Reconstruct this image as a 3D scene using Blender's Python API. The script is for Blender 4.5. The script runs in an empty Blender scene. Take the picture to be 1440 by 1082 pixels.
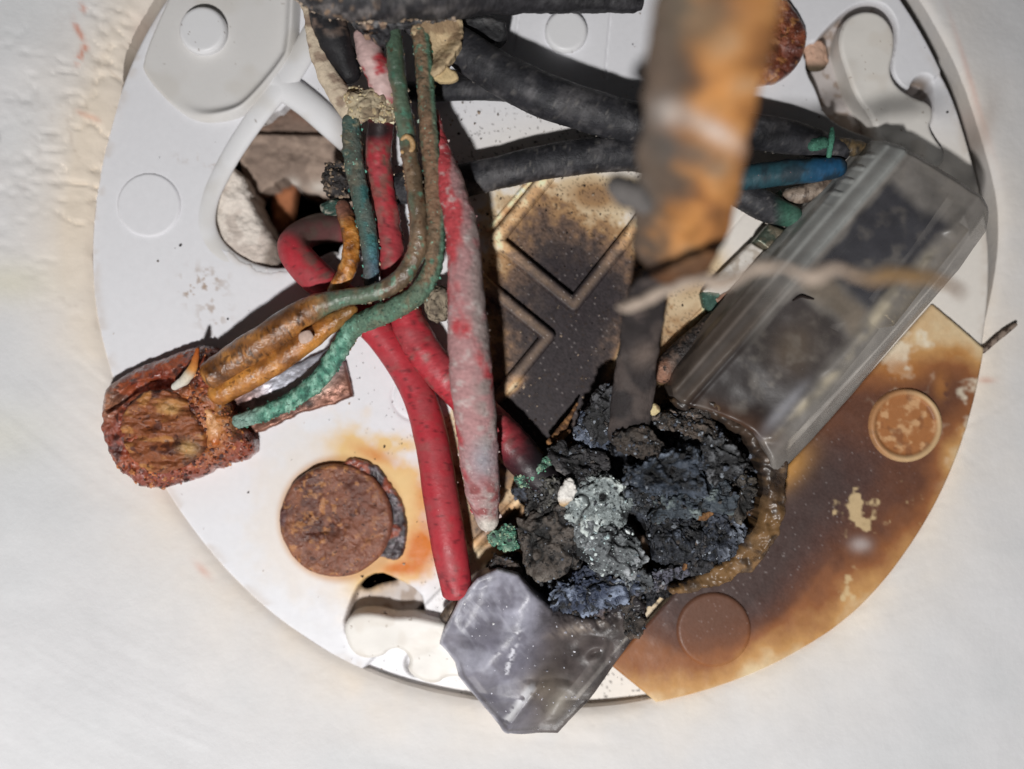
import bpy, bmesh, math, random
import numpy as np
random.seed(7)
rng = np.random.default_rng(11)
SC = bpy.context.scene
COL = SC.collection
S = 1e-4            # one photo pixel at the plate = 0.1 mm
D = 1400.0          # camera height over the plate, in those units
CX, CY = 720.0, 541.0

# ------------------------------------------------------------------ camera, world, lamp, exposure
cam_d = bpy.data.cameras.new('camera')
cam = bpy.data.objects.new('camera', cam_d); COL.objects.link(cam)
cam.location = (0, 0, D*S)
cam_d.sensor_width = 36; cam_d.lens = 36*D/1440
cam_d.clip_start = 0.005; cam_d.clip_end = 5
cam_d.dof.use_dof = True; cam_d.dof.focus_distance = (D-58)*S; cam_d.dof.aperture_fstop = 5.8
SC.camera = cam
world = bpy.data.worlds.new('World'); SC.world = world; world.use_nodes = True
bg = world.node_tree.nodes['Background']
bg.inputs[0].default_value = (0.92, 0.96, 1.0, 1); bg.inputs[1].default_value = 0.022
ld = bpy.data.lights.new('phone_flash', 'AREA'); ld.shape = 'DISK'; ld.size = 0.014
ld.energy = 0.62; ld.color = (1.0, 0.985, 0.97)
lamp = bpy.data.objects.new('phone_flash', ld); COL.objects.link(lamp)
lamp.location = ((420-CX)*S, (CY-1640)*S, 1.6*D*S)
_d = np.array([(690-CX)*S, (CY-640)*S, 0]) - np.array(lamp.location)
import mathutils
lamp.rotation_euler = mathutils.Vector(_d).to_track_quat('-Z', 'Y').to_euler()
SC.view_settings.view_transform = 'Standard'; SC.view_settings.look = 'None'
SC.view_settings.exposure = 0.0; SC.view_settings.gamma = 1
SC.cycles.max_bounces = 10; SC.cycles.transparent_max_bounces = 12

# ------------------------------------------------------------------ numpy noise
def _h(ix, iy, iz, seed):
    h = (ix.astype(np.int64)*374761393 + iy.astype(np.int64)*668265263 + iz.astype(np.int64)*2147483647 + seed*974634777) & 0xFFFFFFFF
    h = ((h ^ (h >> 13))*1274126177) & 0xFFFFFFFF
    h = ((h ^ (h >> 16))*2246822519) & 0xFFFFFFFF
    return ((h ^ (h >> 15)) & 0xFFFFFF)/float(0xFFFFFF)
def _f(t): return t*t*t*(t*(t*6-15)+10)
def vn2(x, y, seed=0):
    x0 = np.floor(x); y0 = np.floor(y); u = _f(x-x0); v = _f(y-y0); z = np.zeros_like(x0)
    a = _h(x0, y0, z, seed); b = _h(x0+1, y0, z, seed); c = _h(x0, y0+1, z, seed); d = _h(x0+1, y0+1, z, seed)
    return (a*(1-u)+b*u)*(1-v) + (c*(1-u)+d*u)*v
def vn3(x, y, z, seed=0):
    x0 = np.floor(x); y0 = np.floor(y); z0 = np.floor(z); u = _f(x-x0); v = _f(y-y0); w = _f(z-z0)
    r = 0
    for k, wk in ((0, 1-w), (1, w)):
        a = _h(x0, y0, z0+k, seed); b = _h(x0+1, y0, z0+k, seed); c = _h(x0, y0+1, z0+k, seed); d = _h(x0+1, y0+1, z0+k, seed)
        r = r + wk*((a*(1-u)+b*u)*(1-v) + (c*(1-u)+d*u)*v)
    return r
def fb2(x, y, size, octv=4, seed=0, gain=.5):      # 0..1
    s = 0; a = 1; t = 0
    for o in range(octv):
        f = 2.0**o/size
        s = s + a*vn2(x*f+17.3*o, y*f-9.1*o, seed+o); t += a; a *= gain
    return s/t
def fb3(x, y, z, size, octv=4, seed=0, gain=.5):
    s = 0; a = 1; t = 0
    for o in range(octv):
        f = 2.0**o/size
        s = s + a*vn3(x*f+17.3*o, y*f-9.1*o, z*f+4.7*o, seed+o); t += a; a *= gain
    return s/t
def ss(a, b, x): 
    t = np.clip((x-a)/(b-a), 0, 1); return t*t*(3-2*t)
def gauss(x, y, cx, cy, rx, ry=None, rot=0):
    ry = ry or rx; c, s = math.cos(rot), math.sin(rot)
    dx = x-cx; dy = y-cy
    return np.exp(-(((dx*c+dy*s)/rx)**2 + ((-dx*s+dy*c)/ry)**2))

# ------------------------------------------------------------------ colour helpers (base colours, some with light and shade painted in)
def lin(c):
    c = np.array(c, float)/255
    return np.where(c <= .04045, c/12.92, ((c+.055)/1.055)**2.4)
def mixc(base, col, w):
    w = np.clip(np.asarray(w, float), 0, 1)[..., None]
    return base*(1-w) + lin(col)*w
def flat(col, x): return np.broadcast_to(lin(col), x.shape+(3,)).copy()
def ramp(v, stops):
    xs = [s[0] for s in stops]; cs = np.array([lin(s[1]) for s in stops])
    return np.stack([np.interp(v, xs, cs[:, k]) for k in range(3)], -1)

# ------------------------------------------------------------------ signed distances in the plate plane (pixels)
def sd_circle(cx, cy, r): return lambda x, y: np.hypot(x-cx, y-cy)-r
def sd_poly(pts, rnd=0.0):
    P = np.array(pts, float)
    def f(x, y):
        d = np.full(x.shape, 1e18); s = np.ones(x.shape)
        n = len(P); j = n-1
        for i in range(n):
            e = P[j]-P[i]; wx = x-P[i, 0]; wy = y-P[i, 1]
            t = np.clip((wx*e[0]+wy*e[1])/max(e@e, 1e-9), 0, 1)
            d = np.minimum(d, (wx-e[0]*t)**2+(wy-e[1]*t)**2)
            c1 = y >= P[i, 1]; c2 = y < P[j, 1]; c3 = e[0]*wy > e[1]*wx
            flip = (c1 & c2 & c3) | (~c1 & ~c2 & ~c3)
            s = np.where(flip, -s, s); j = i
        return s*np.sqrt(d)-rnd
    return f
def sd_line(pts, hw):
    P = np.array(pts, float); hws = np.broadcast_to(np.array(hw, float), (len(P),))
    def f(x, y):
        d = np.full(x.shape, 1e18)
        for i in range(len(P)-1):
            e = P[i+1]-P[i]; wx = x-P[i, 0]; wy = y-P[i, 1]
            t = np.clip((wx*e[0]+wy*e[1])/max(e@e, 1e-9), 0, 1)
            d = np.minimum(d, np.hypot(wx-e[0]*t, wy-e[1]*t)-(hws[i]*(1-t)+hws[i+1]*t))
        return d
    return f
def sd_sub(a, b): return lambda x, y: np.maximum(a(x, y), -b(x, y))
def sd_and(a, b): return lambda x, y: np.maximum(a(x, y), b(x, y))
def sd_or(*fs):
    def f(x, y):
        d = fs[0](x, y)
        for g in fs[1:]: d = np.minimum(d, g(x, y))
        return d
    return f
def rough_sd(a, amp, size, seed=0, octv=3): return lambda x, y: a(x, y)+(fb2(x, y, size, octv, seed)-.5)*2*amp
def smooth_poly(pts, it=2):
    P = np.array(pts, float)
    for _ in range(it):
        Q = np.roll(P, -1, 0); P = np.stack([P*.75+Q*.25, P*.25+Q*.75], 1).reshape(-1, 2)
    return P

# ------------------------------------------------------------------ mesh helpers
def W(px, py, z):
    k = (D-z)/D
    return np.stack([(px-CX)*S*k, (CY-py)*S*k, z*S*np.ones_like(np.asarray(px, float))], -1)
def img(V):
    k = D/(D-V[:, 2]/S)
    return V[:, 0]/S*k+CX, CY-V[:, 1]/S*k
def link(name, V, faces, col, mat, parent=None, alpha=None, smooth=True):
    V = np.asarray(V, float)
    c = np.array([(V[:, 0].min()+V[:, 0].max())/2, (V[:, 1].min()+V[:, 1].max())/2, V[:, 2].min()])
    me = bpy.data.meshes.new(name)
    me.vertices.add(len(V)); me.vertices.foreach_set('co', (V-c).astype(np.float32).ravel())
    li = np.concatenate([f.ravel() for f in faces]); tot = np.concatenate([np.full(len(f), f.shape[1]) for f in faces])
    st = np.concatenate([[0], np.cumsum(tot)[:-1]])
    me.loops.add(len(li)); me.loops.foreach_set('vertex_index', li.astype(np.int32))
    me.polygons.add(len(tot)); me.polygons.foreach_set('loop_start', st.astype(np.int32))
    me.update(calc_edges=True)
    me.polygons.foreach_set('use_smooth', np.full(len(tot), smooth))
    a = me.attributes.new('Col', 'FLOAT_COLOR', 'POINT')
    rgba = np.ones((len(V), 4), np.float32); rgba[:, :3] = np.clip(col, 0, .9)
    if alpha is not None: rgba[:, 3] = alpha
    a.data.foreach_set('color', rgba.ravel())
    if alpha is not None:
        b = me.attributes.new('Opacity', 'FLOAT', 'POINT'); b.data.foreach_set('value', np.asarray(alpha, np.float32))
    me.materials.append(mat)
    o = bpy.data.objects.new(name, me); COL.objects.link(o)
    pl = np.zeros(3)
    p = parent
    while p is not None: pl = pl+np.array(p.location); p = p.parent
    o.location = c-pl; o.parent = parent
    return o
def thing(name, label, cat, at, group=None):
    o = bpy.data.objects.new(name, None); COL.objects.link(o); o.empty_display_size = .002
    o.location = W(np.array([at[0]], float), np.array([at[1]], float), at[2])[0]
    o['label'] = label; o['category'] = cat
    if group: o['group'] = group
    return o
def tag(o, label=None, cat=None, group=None, kind=None):
    if label: o['label'] = label
    if cat: o['category'] = cat
    if group: o['group'] = group
    if kind: o['kind'] = kind
    return o

def relief(name, sd, box, res, z0, hf, cf, mat, parent=None, thick=20, bevel=0, af=None, bottom=False, snap=True):
    """moulded or crusted sheet: a fine grid cut to sd(x,y)<0, raised by hf, with side walls down to z0-thick"""
    xs = np.arange(box[0], box[2]+res, res, dtype=float); ys = np.arange(box[1], box[3]+res, res, dtype=float)
    X, Y = np.meshgrid(xs, ys); nx = len(xs)
    d = sd(X, Y)
    Xc, Yc = X[:-1, :-1]+res/2, Y[:-1, :-1]+res/2
    dm = (d[:-1, :-1]+d[1:, :-1]+d[:-1, 1:]+d[1:, 1:])/4
    jj, ii = np.nonzero(dm < 0)
    a = jj*nx+ii
    Q = np.stack([a, a+nx, a+nx+1, a+1], 1)
    used, inv = np.unique(Q, return_inverse=True); Q = inv.reshape(-1, 4)
    x = X.ravel()[used].copy(); y = Y.ravel()[used].copy()
    e = np.concatenate([Q[:, [0, 1]], Q[:, [1, 2]], Q[:, [2, 3]], Q[:, [3, 0]]])
    n = len(x); key = e[:, 0]*n+e[:, 1]; rev = e[:, 1]*n+e[:, 0]
    be = e[~np.isin(key, rev)]
    bv = np.unique(be)
    if snap:
        for _ in range(2):
            bx, by = x[bv], y[bv]; dd = sd(bx, by); h = .3
            gx = (sd(bx+h, by)-sd(bx-h, by))/(2*h); gy = (sd(bx, by+h)-sd(bx, by-h))/(2*h)
            g2 = np.maximum(gx*gx+gy*gy, .25)
            stp = np.clip(dd/g2, -res, res)
            x[bv] = bx-gx*stp; y[bv] = by-gy*stp
    di = np.maximum(-sd(x, y), 0); di[bv] = 0
    hz = hf(x, y) if callable(hf) else np.full(n, float(hf))
    if bevel:
        t = np.clip(bevel-di, 0, bevel); hz = hz-(bevel-np.sqrt(np.maximum(bevel**2-t**2, 0)))
    k = (D-z0)/D
    V = np.stack([(x-CX)*S*k, (CY-y)*S*k, (z0+hz)*S], -1)
    col = cf(x, y) if callable(cf) else flat(cf, x)
    al = af(x, y) if af is not None else None
    faces = [Q]
    m = np.full(n, -1); m[bv] = np.arange(len(bv))
    T = V[bv].copy(); B = T.copy(); B[:, 2] = np.minimum((z0-thick)*S, T[:, 2]-1e-6)
    tu = n+m[be[:, 0]]; tv = n+m[be[:, 1]]; L = len(bv)
    faces.append(np.stack([tv, tu, tu+L, tv+L], 1))
    V = np.concatenate([V, T, B]); col = np.concatenate([col, col[bv], col[bv]])
    if al is not None: al = np.concatenate([al, al[bv], al[bv]])
    return link(name, V, faces, col, mat, parent, al)

def catmull(P, n):
    P = np.array(P, float); P = np.concatenate([[2*P[0]-P[1]], P, [2*P[-1]-P[-2]]])
    out = []
    seg = len(P)-3
    for i in range(seg):
        p0, p1, p2, p3 = P[i:i+4]
        for t in np.linspace(0, 1, n, endpoint=False):
            out.append(.5*((2*p1)+(-p0+p2)*t+(2*p0-5*p1+4*p2-p3)*t*t+(-p0+3*p1-3*p2+p3)*t**3))
    out.append(P[-2])
    return np.array(out)
def tube(name, pts, cf, mat, parent=None, ring=22, step=2.5, disp=0.0, dsize=10, seed=0, octv=4, flatk=1.0, cap=(1, 1), af=None, ridge=0.0, grain=0.):
    """pts: (px, py, z, r) in picture pixels; a bent round body with rounded ends"""
    P = []
    for px, py, z, r in pts:
        k = (D-z)/D
        P.append(((px-CX)*k, (CY-py)*k, z, r*k))
    C = catmull(P, 24)
    seg = np.linalg.norm(np.diff(C[:, :3], axis=0), axis=1); L = np.concatenate([[0], np.cumsum(seg)])
    m = max(8, int(L[-1]/step)); s = np.linspace(0, L[-1], m)
    C = np.stack([np.interp(s, L, C[:, k]) for k in range(4)], -1)
    R = C[:, 3].copy(); C3 = C[:, :3]
    T = np.gradient(C3, axis=0); T /= np.linalg.norm(T, axis=1)[:, None]
    capn = 6
    def endrings(i, sgn, f):
        r = []
        for q in range(1, capn+1):
            th = q/capn*math.pi/2*.98
            r.append((C3[i]+sgn*T[i]*R[i]*f*math.sin(th), R[i]*math.cos(th), T[i], s[i]))
        return r
    rings = [(C3[i], R[i], T[i], s[i]) for i in range(m)]
    rings = endrings(0, -1, cap[0])[::-1]+rings+endrings(m-1, 1, cap[1])
    up = np.array([0, 0, 1.0]); V = []; A = np.linspace(0, 2*math.pi, ring, endpoint=False); TT = []; AA = []; N = []
    for c, r, t, sv in rings:
        b = np.cross(t, up); nb = np.linalg.norm(b)
        b = np.array([1., 0, 0]) if nb < 1e-6 else b/nb
        u = np.cross(b, t)
        nn = np.cos(A)[:, None]*b+np.sin(A)[:, None]*u*flatk
        V.append(c+nn*r); N.append(nn); TT.append(np.full(ring, sv/max(L[-1], 1e-6))); AA.append(A)
    V = np.concatenate(V); N = np.concatenate(N); TT = np.concatenate(TT); AA = np.concatenate(AA)
    if disp:
        f = fb3(V[:, 0], V[:, 1], V[:, 2], dsize, octv, seed, .55)-.5
        if ridge: f = f - ridge*np.abs(fb3(V[:, 0], V[:, 1], V[:, 2], dsize*1.7, 3, seed+30)-.5)
        V = V+N*(f*2*disp)[:, None]
    V = V*S
    M = len(rings); i = np.arange(M-1)[:, None]*ring; j = np.arange(ring)[None]; j2 = (j+1) % ring
    Q = np.stack([(i+j), (i+j2), (i+ring+j2), (i+ring+j)], -1).reshape(-1, 4)
    nV = len(V)
    V = np.concatenate([V, [V[:ring].mean(0)], [V[-ring:].mean(0)]])
    TT = np.concatenate([TT, [0], [1]]); AA = np.concatenate([AA, [0], [0]])
    jj = np.arange(ring); j2 = (jj+1) % ring
    F3 = np.concatenate([np.stack([np.full(ring, nV), j2, jj], 1), np.stack([np.full(ring, nV+1), nV-ring+jj, nV-ring+j2], 1)])
    x, y = img(V)
    col = cf(x, y, V[:, 2]/S, TT, AA)
    if grain: col = col*(1+(rng.random(len(x))-.5)*2*grain)[:, None]
    al = af(x, y) if af is not None else None
    # faces must look outward: ring order b->u around t
    return link(name, V, [Q, F3], col, mat, parent, al)

_ico = {}
def ico(sub):
    if sub not in _ico:
        bm = bmesh.new(); bmesh.ops.create_icosphere(bm, subdivisions=sub, radius=1)
        V = np.array([v.co[:] for v in bm.verts]); F = np.array([[v.index for v in f.verts] for f in bm.faces]); bm.free()
        _ico[sub] = (V, F)
    return _ico[sub]
def chunk(name, c, r, rot, cf, mat, parent=None, sub=5, disp=.35, size=20, seed=0, octv=5, ridge=.4, facets=0, fine=0.):
    """a lump: an irregular or faceted (broken) solid with a rough skin"""
    V, F = ico(sub); V = V.copy()
    if facets:
        g_ = np.random.default_rng(1000+seed); n_ = g_.normal(size=(facets, 3)); n_ /= np.linalg.norm(n_, axis=1)[:, None]
        n_[0] = (g_.uniform(-.25, .25), g_.uniform(-.25, .25), 1); n_[0] /= np.linalg.norm(n_[0])
        dd = g_.uniform(.62, 1., facets); t_ = np.full(len(V), 1.22)
        for n1_, d1_ in zip(n_, dd):
            q_ = V@n1_; t_ = np.where(q_ > .05, np.minimum(t_, d1_/np.maximum(q_, .05)), t_)
        V = V*t_[:, None]
    else: V = np.sign(V)*np.abs(V)**.75
    P = V*np.array(r)
    f = fb3(P[:, 0]+seed*31, P[:, 1], P[:, 2], size, octv, seed, .6)-.5
    g = np.abs(fb3(P[:, 0]-seed*13, P[:, 1]+seed*7, P[:, 2], size*1.3, 3, seed+50)-.5)
    crack = np.exp(-(g/.03)**2)
    NE = V/np.array(r); NE /= np.linalg.norm(NE, axis=1)[:, None]; rm = (r[0]*r[1]*r[2])**(1/3)
    P = P+NE*((disp*2*f-ridge*crack*.22)*rm)[:, None]
    if fine:
        q_ = .75*(fb3(P[:, 0], P[:, 1]+seed*5, P[:, 2], 4.5, 3, seed+9, .7)-.5)+1.5*(fb3(P[:, 0], P[:, 1]+seed*3, P[:, 2], 13, 3, seed+19, .6)-.5)
        P = P+NE*(q_*2*fine)[:, None]; f = f+q_*.25
    ca, sa = math.cos(rot), math.sin(rot)
    P = np.stack([P[:, 0]*ca-P[:, 1]*sa, P[:, 0]*sa+P[:, 1]*ca, P[:, 2]], -1)
    k = (D-c[2])/D
    V = np.stack([((c[0]-CX)*k+P[:, 0])*S, ((CY-c[1])*k+P[:, 1])*S, (c[2]+P[:, 2])*S], -1)
    x, y = img(V)
    return link(name, V, [F], cf(x, y, V[:, 2]/S, f, crack), mat, parent)
def crumbs(name, pos, sizes, cols, mat, parent=None, sub=1, squash=.7):
    """pos: (n,3) picture x, y, z; joined loose grains"""
    V0, F0 = ico(sub); Vs = []; Fs = []; Cs = []; k0 = 0
    for p, s, c in zip(pos, sizes, cols):
        v = V0*(1+.45*(rng.random((len(V0), 1))-.5)*2)*s*np.array([1+.5*rng.random(), 1, squash+.4*rng.random()])
        a = rng.random()*6.28; ca, sa = math.cos(a), math.sin(a)
        v = np.stack([v[:, 0]*ca-v[:, 1]*sa, v[:, 0]*sa+v[:, 1]*ca, v[:, 2]], -1)
        k = (D-p[2])/D
        Vs.append((v+np.array([(p[0]-CX)*k, (CY-p[1])*k, p[2]]))*S); Fs.append(F0+k0); k0 += len(V0)
        Cs.append(np.broadcast_to(lin(c), v.shape)*(.8+.4*rng.random()))
    return link(name, np.concatenate(Vs), [np.concatenate(Fs)], np.concatenate(Cs), mat, parent, smooth=False)
def pick(o, n, cond=None):
    """n random surface points of a built mesh, as picture x, y, z"""
    me = o.data; V = np.zeros(len(me.vertices)*3, np.float32); me.vertices.foreach_get('co', V); V = V.reshape(-1, 3).astype(float)
    N = np.zeros(len(me.vertices)*3, np.float32); me.vertices.foreach_get('normal', N); N = N.reshape(-1, 3)
    w = np.zeros(3); p = o
    while p is not None: w = w+np.array(p.location); p = p.parent
    V = V+w; x, y = img(V); z = V[:, 2]/S
    ok = N[:, 2] > .1
    if cond is not None: ok &= cond(x, y)
    idx = np.nonzero(ok)[0]
    if len(idx) == 0: return np.zeros((0, 3))
    i = rng.choice(idx, n)
    return np.stack([x[i], y[i], z[i]], -1)
def grit(o, n, smin, smax, pal, mat, cond=None, name='grit'):
    p = pick(o, n, cond)
    if not len(p): return
    s = smin+(smax-smin)*rng.random(len(p))**2.5
    g = crumbs(name, p, s, [pal[rng.integers(len(pal))] for _ in p], mat, o); g['kind'] = 'stuff'
    return g

# ------------------------------------------------------------------ materials
def make_mat(name, rough=.5, rvar=.15, fine=.12, fpx=4, bump=.3, bpx=3, spec=.4, metal=0., coat=0., crough=.1,
             speck=None, spx=3, sthr=.66, sss=0., opacity=False, big=0., bigpx=40):
    m = bpy.data.materials.new(name); m.use_nodes = True; nt = m.node_tree; N = nt.nodes; L = nt.links
    N.clear(); out = N.new('ShaderNodeOutputMaterial'); b = N.new('ShaderNodeBsdfPrincipled')
    tc = N.new('ShaderNodeTexCoord'); at = N.new('ShaderNodeAttribute'); at.attribute_name = 'Col'
    def noise(px, det=3, off=0.):
        n = N.new('ShaderNodeTexNoise'); n.inputs['Scale'].default_value = 1/(px*S*1.6); n.inputs['Detail'].default_value = det
        n.inputs['Roughness'].default_value = .6
        mp = N.new('ShaderNodeMapping'); mp.inputs['Location'].default_value = (off, off*.7, off*.3)
        L.new(tc.outputs['Object'], mp.inputs[0]); L.new(mp.outputs[0], n.inputs['Vector']); return n
    n1 = noise(fpx, 4)
    mr = N.new('ShaderNodeMapRange'); mr.inputs[1].default_value = .25; mr.inputs[2].default_value = .75
    mr.inputs[3].default_value = 1-fine; mr.inputs[4].default_value = 1+fine
    L.new(n1.outputs['Fac'], mr.inputs[0])
    mul = N.new('ShaderNodeVectorMath'); mul.operation = 'SCALE'
    L.new(at.outputs['Color'], mul.inputs[0]); L.new(mr.outputs[0], mul.inputs['Scale'])
    c = mul.outputs[0]
    if big:
        n5 = noise(bigpx, 3, .02); m5 = N.new('ShaderNodeMapRange'); m5.inputs[1].default_value = .3; m5.inputs[2].default_value = .7
        m5.inputs[3].default_value = 1-big; m5.inputs[4].default_value = 1+big; L.new(n5.outputs['Fac'], m5.inputs[0])
        mu5 = N.new('ShaderNodeVectorMath'); mu5.operation = 'SCALE'; L.new(c, mu5.inputs[0]); L.new(m5.outputs[0], mu5.inputs['Scale']); c = mu5.outputs[0]
    for q, (sc, thr, px, amt) in enumerate(speck or []):
        n2 = noise(px, 2, .013*(q+1)); st = N.new('ShaderNodeMapRange'); st.inputs[1].default_value = thr; st.inputs[2].default_value = thr+.035
        st.inputs[4].default_value = amt
        L.new(n2.outputs['Fac'], st.inputs[0]); mx = N.new('ShaderNodeMix'); mx.data_type = 'RGBA'
        L.new(st.outputs[0], mx.inputs['Factor']); L.new(c, mx.inputs['A']); mx.inputs['B'].default_value = (*lin(sc), 1); c = mx.outputs['Result']
    L.new(c, b.inputs['Base Color'])
    n3 = noise(fpx*2.2, 3, .007); m3 = N.new('ShaderNodeMapRange'); m3.inputs[1].default_value = .3; m3.inputs[2].default_value = .7
    m3.inputs[3].default_value = max(.03, rough-rvar); m3.inputs[4].default_value = min(1, rough+rvar)
    L.new(n3.outputs['Fac'], m3.inputs[0]); L.new(m3.outputs[0], b.inputs['Roughness'])
    b.inputs['Metallic'].default_value = metal; b.inputs['Specular IOR Level'].default_value = spec
    b.inputs['Coat Weight'].default_value = coat; b.inputs['Coat Roughness'].default_value = crough
    if sss:
        b.inputs['Subsurface Weight'].default_value = sss; b.inputs['Subsurface Radius'].default_value = (1, .72, .6); b.inputs['Subsurface Scale'].default_value = 8*S
    if bump:
        n4 = noise(bpx, 5, .003); bp = N.new('ShaderNodeBump'); bp.inputs['Strength'].default_value = min(1, bump); bp.inputs['Distance'].default_value = bpx*S*max(1, bump)
        L.new(n4.outputs['Fac'], bp.inputs['Height']); L.new(bp.outputs[0], b.inputs['Normal'])
        if coat: L.new(bp.outputs[0], b.inputs['Coat Normal'])
    if opacity:
        oa = N.new('ShaderNodeAttribute'); oa.attribute_name = 'Opacity'
        no = noise(26, 4, .031); mo = N.new('ShaderNodeMapRange'); mo.inputs[1].default_value = .3; mo.inputs[2].default_value = .7; mo.inputs[3].default_value = .82; mo.inputs[4].default_value = 1.15
        L.new(no.outputs['Fac'], mo.inputs[0]); mm = N.new('ShaderNodeMath'); mm.operation = 'MULTIPLY'; mm.use_clamp = True
        L.new(oa.outputs['Fac'], mm.inputs[0]); L.new(mo.outputs[0], mm.inputs[1]); L.new(mm.outputs[0], b.inputs['Alpha'])
    L.new(b.outputs[0], out.inputs[0])
    return m
M = {}
M['plastic'] = make_mat('white_plastic', .42, .1, .02, 30, .05, 6, .25, speck=[((130, 112, 98), .81, 2.2, .6)])
M['stained'] = make_mat('scorched_plastic', .46, .12, .07, 5, .1, 3, .2, speck=[((70, 55, 48), .765, 2.5, .6), ((190, 165, 150), .76, 2, .4)])
M['base'] = make_mat('base_plastic', .46, .12, .025, 6, .05, 4, .2, speck=[((70, 55, 48), .80, 2.2, .6)])
M['plaster'] = make_mat('wall_plaster', .7, .1, .025, 14, .12, 6, .15, big=.02, bigpx=90)
M['cavity'] = make_mat('rough_plaster', .95, .05, .12, 5, .8, 5, .1)
M['rust'] = make_mat('rust', .55, .2, .28, 5, .6, 4, .4, coat=.12, crough=.25, speck=[((60, 30, 24), .64, 7, .7), ((196, 130, 74), .69, 5, .6)])
M['wetrust'] = make_mat('glazed_rust', .32, .2, .2, 5, .8, 5, .5, coat=.75, crough=.1, speck=[((58, 28, 24), .62, 9, .75)])
M['amber'] = make_mat('amber_residue', .35, .18, .22, 6, .5, 6, .5, coat=.45, crough=.12, speck=[((80, 46, 22), .64, 6, .6)])
M['red'] = make_mat('red_insulation', .5, .15, .12, 5, .2, 3, .4, speck=[((70, 35, 38), .77, 2.5, .5), ((225, 150, 150), .73, 2, .6)])
M['pink'] = make_mat('crusted_insulation', .85, .1, .2, 3, .7, 3, .2, speck=[((120, 95, 90), .66, 4, .5), ((230, 215, 210), .68, 2.5, .6)])
M['copper'] = make_mat('corroded_copper', .5, .2, .25, 4, .6, 3, .45, coat=.2, crough=.3, speck=[((50, 48, 40), .68, 3, .5), ((150, 176, 160), .74, 2.2, .6)])
M['verdigris'] = make_mat('verdigris', .7, .2, .28, 3, .9, 3, .35, speck=[((40, 70, 62), .62, 3, .7), ((150, 220, 195), .68, 2.5, .7)])
M['rubber'] = make_mat('black_rubber', .6, .15, .3, 5, .45, 3, .35, speck=[((140, 136, 132), .745, 1.8, .5), ((16, 16, 18), .66, 6, .4)], big=.2, bigpx=30)
M['char'] = make_mat('char', .6, .3, .4, 4, 1.0, 3, .5, speck=[((8, 8, 9), .58, 6, .8), ((165, 176, 190), .755, 2.0, .7)])
M['ash'] = make_mat('ash', .9, .1, .35, 2.6, 1.0, 2.6, .3, speck=[((30, 32, 36), .6, 3, .7), ((225, 238, 240), .66, 2.2, .8)])
M['grit'] = make_mat('grit', .8, .1, .2, 2, 0, 3, .3)
M['smoky'] = make_mat('smoky_plastic', .46, .12, .1, 14, .05, 10, .45, coat=.15, crough=.25, speck=[((205, 205, 208), .77, 2.2, .5), ((60, 52, 46), .77, 3, .5)], opacity=True, big=.16, bigpx=44)
M['frost'] = make_mat('frosted_plastic', .46, .12, .16, 8, .14, 6, .4, coat=.15, crough=.3, speck=[((205, 206, 216), .79, 2.0, .5)], opacity=True, big=.14, bigpx=30)
M['metal'] = make_mat('dull_metal', .45, .15, .2, 5, .3, 4, .5, metal=.5)
M['scale'] = make_mat('flaking_strip', .8, .15, .22, 12, .6, 14, .3, big=.15, bigpx=40)
M['fibre'] = make_mat('fibre', .9, .05, .2, 5, .5, 4, .2)

# ------------------------------------------------------------------ outline of the plate
DC = (760., 362.)
_pts = [(128, 380), (150, 200), (197, 60), (300, 782), (500, 941), (205, 640), (700, 990), (910, 988), (1080, 935), (1200, 862), (1300, 732), (1380, 490), (1391, 330), (1368, 235), (1268, 0), (760, -270), (420, -180)]
_an = [(math.atan2(y-DC[1], x-DC[0]), math.hypot(x-DC[0], y-DC[1])) for x, y in _pts]; _an.sort()
_aa = np.array([a for a, r in _an]); _rr = np.array([r for a, r in _an])
_aa = np.concatenate([_aa-2*math.pi, _aa, _aa+2*math.pi]); _rr = np.tile(_rr, 3)
_th = np.linspace(-math.pi, math.pi, 721); _rs = np.interp(_th, _aa, _rr)
_ker = np.hanning(41); _ker /= _ker.sum(); _rs = np.convolve(np.tile(_rs[:-1], 3), _ker, 'same')[720:1441]
def sd_disc(off=0.):
    return lambda x, y: np.hypot(x-DC[0], y-DC[1])-np.interp(np.arctan2(y-DC[1], x-DC[0]), _th, _rs)-off

def edge_gap(x, y):
    a = np.degrees(np.arctan2(y-DC[1], x-DC[0])); a2 = np.where(a > 100, a-360, a)
    return -3+33*ss(16, -12, a2)*ss(-110, -60, a2)+15*ss(-160, -153, a2)*ss(-130, -140, a2)
sd_wall_edge = lambda x, y: sd_disc()(x, y)-edge_gap(x, y)
HOLE = smooth_poly([(352, 182), (385, 158), (425, 135), (450, 150), (480, 200), (500, 250), (500, 320), (470, 365), (440, 372), (385, 384), (345, 372), (312, 345), (293, 310), (300, 268), (322, 226)], 2)
PK_LOW = smooth_poly([(482, 882), (494, 845), (508, 818), (533, 806), (556, 815), (590, 834), (596, 856), (590, 900), (560, 890), (500, 905)], 1)
PK_TOP = smooth_poly([(1134, 85), (1150, 55), (1190, 15), (1215, 3), (1241, 5), (1258, 25), (1262, 52), (1252, 95), (1262, 118), (1280, 130), (1285, 112), (1300, 104), (1313, 112), (1315, 140), (1310, 175), (1270, 205), (1165, 172), (1150, 125), (1138, 105)], 2)
TG_LOW = smooth_poly([(483, 886), (490, 868), (506, 861), (530, 861), (556, 868), (580, 866), (610, 872), (660, 885), (675, 955), (629, 949), (615, 962), (590, 956), (572, 943), (578, 925), (563, 911), (547, 913), (540, 922), (515, 927), (494, 917)], 2)
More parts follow.
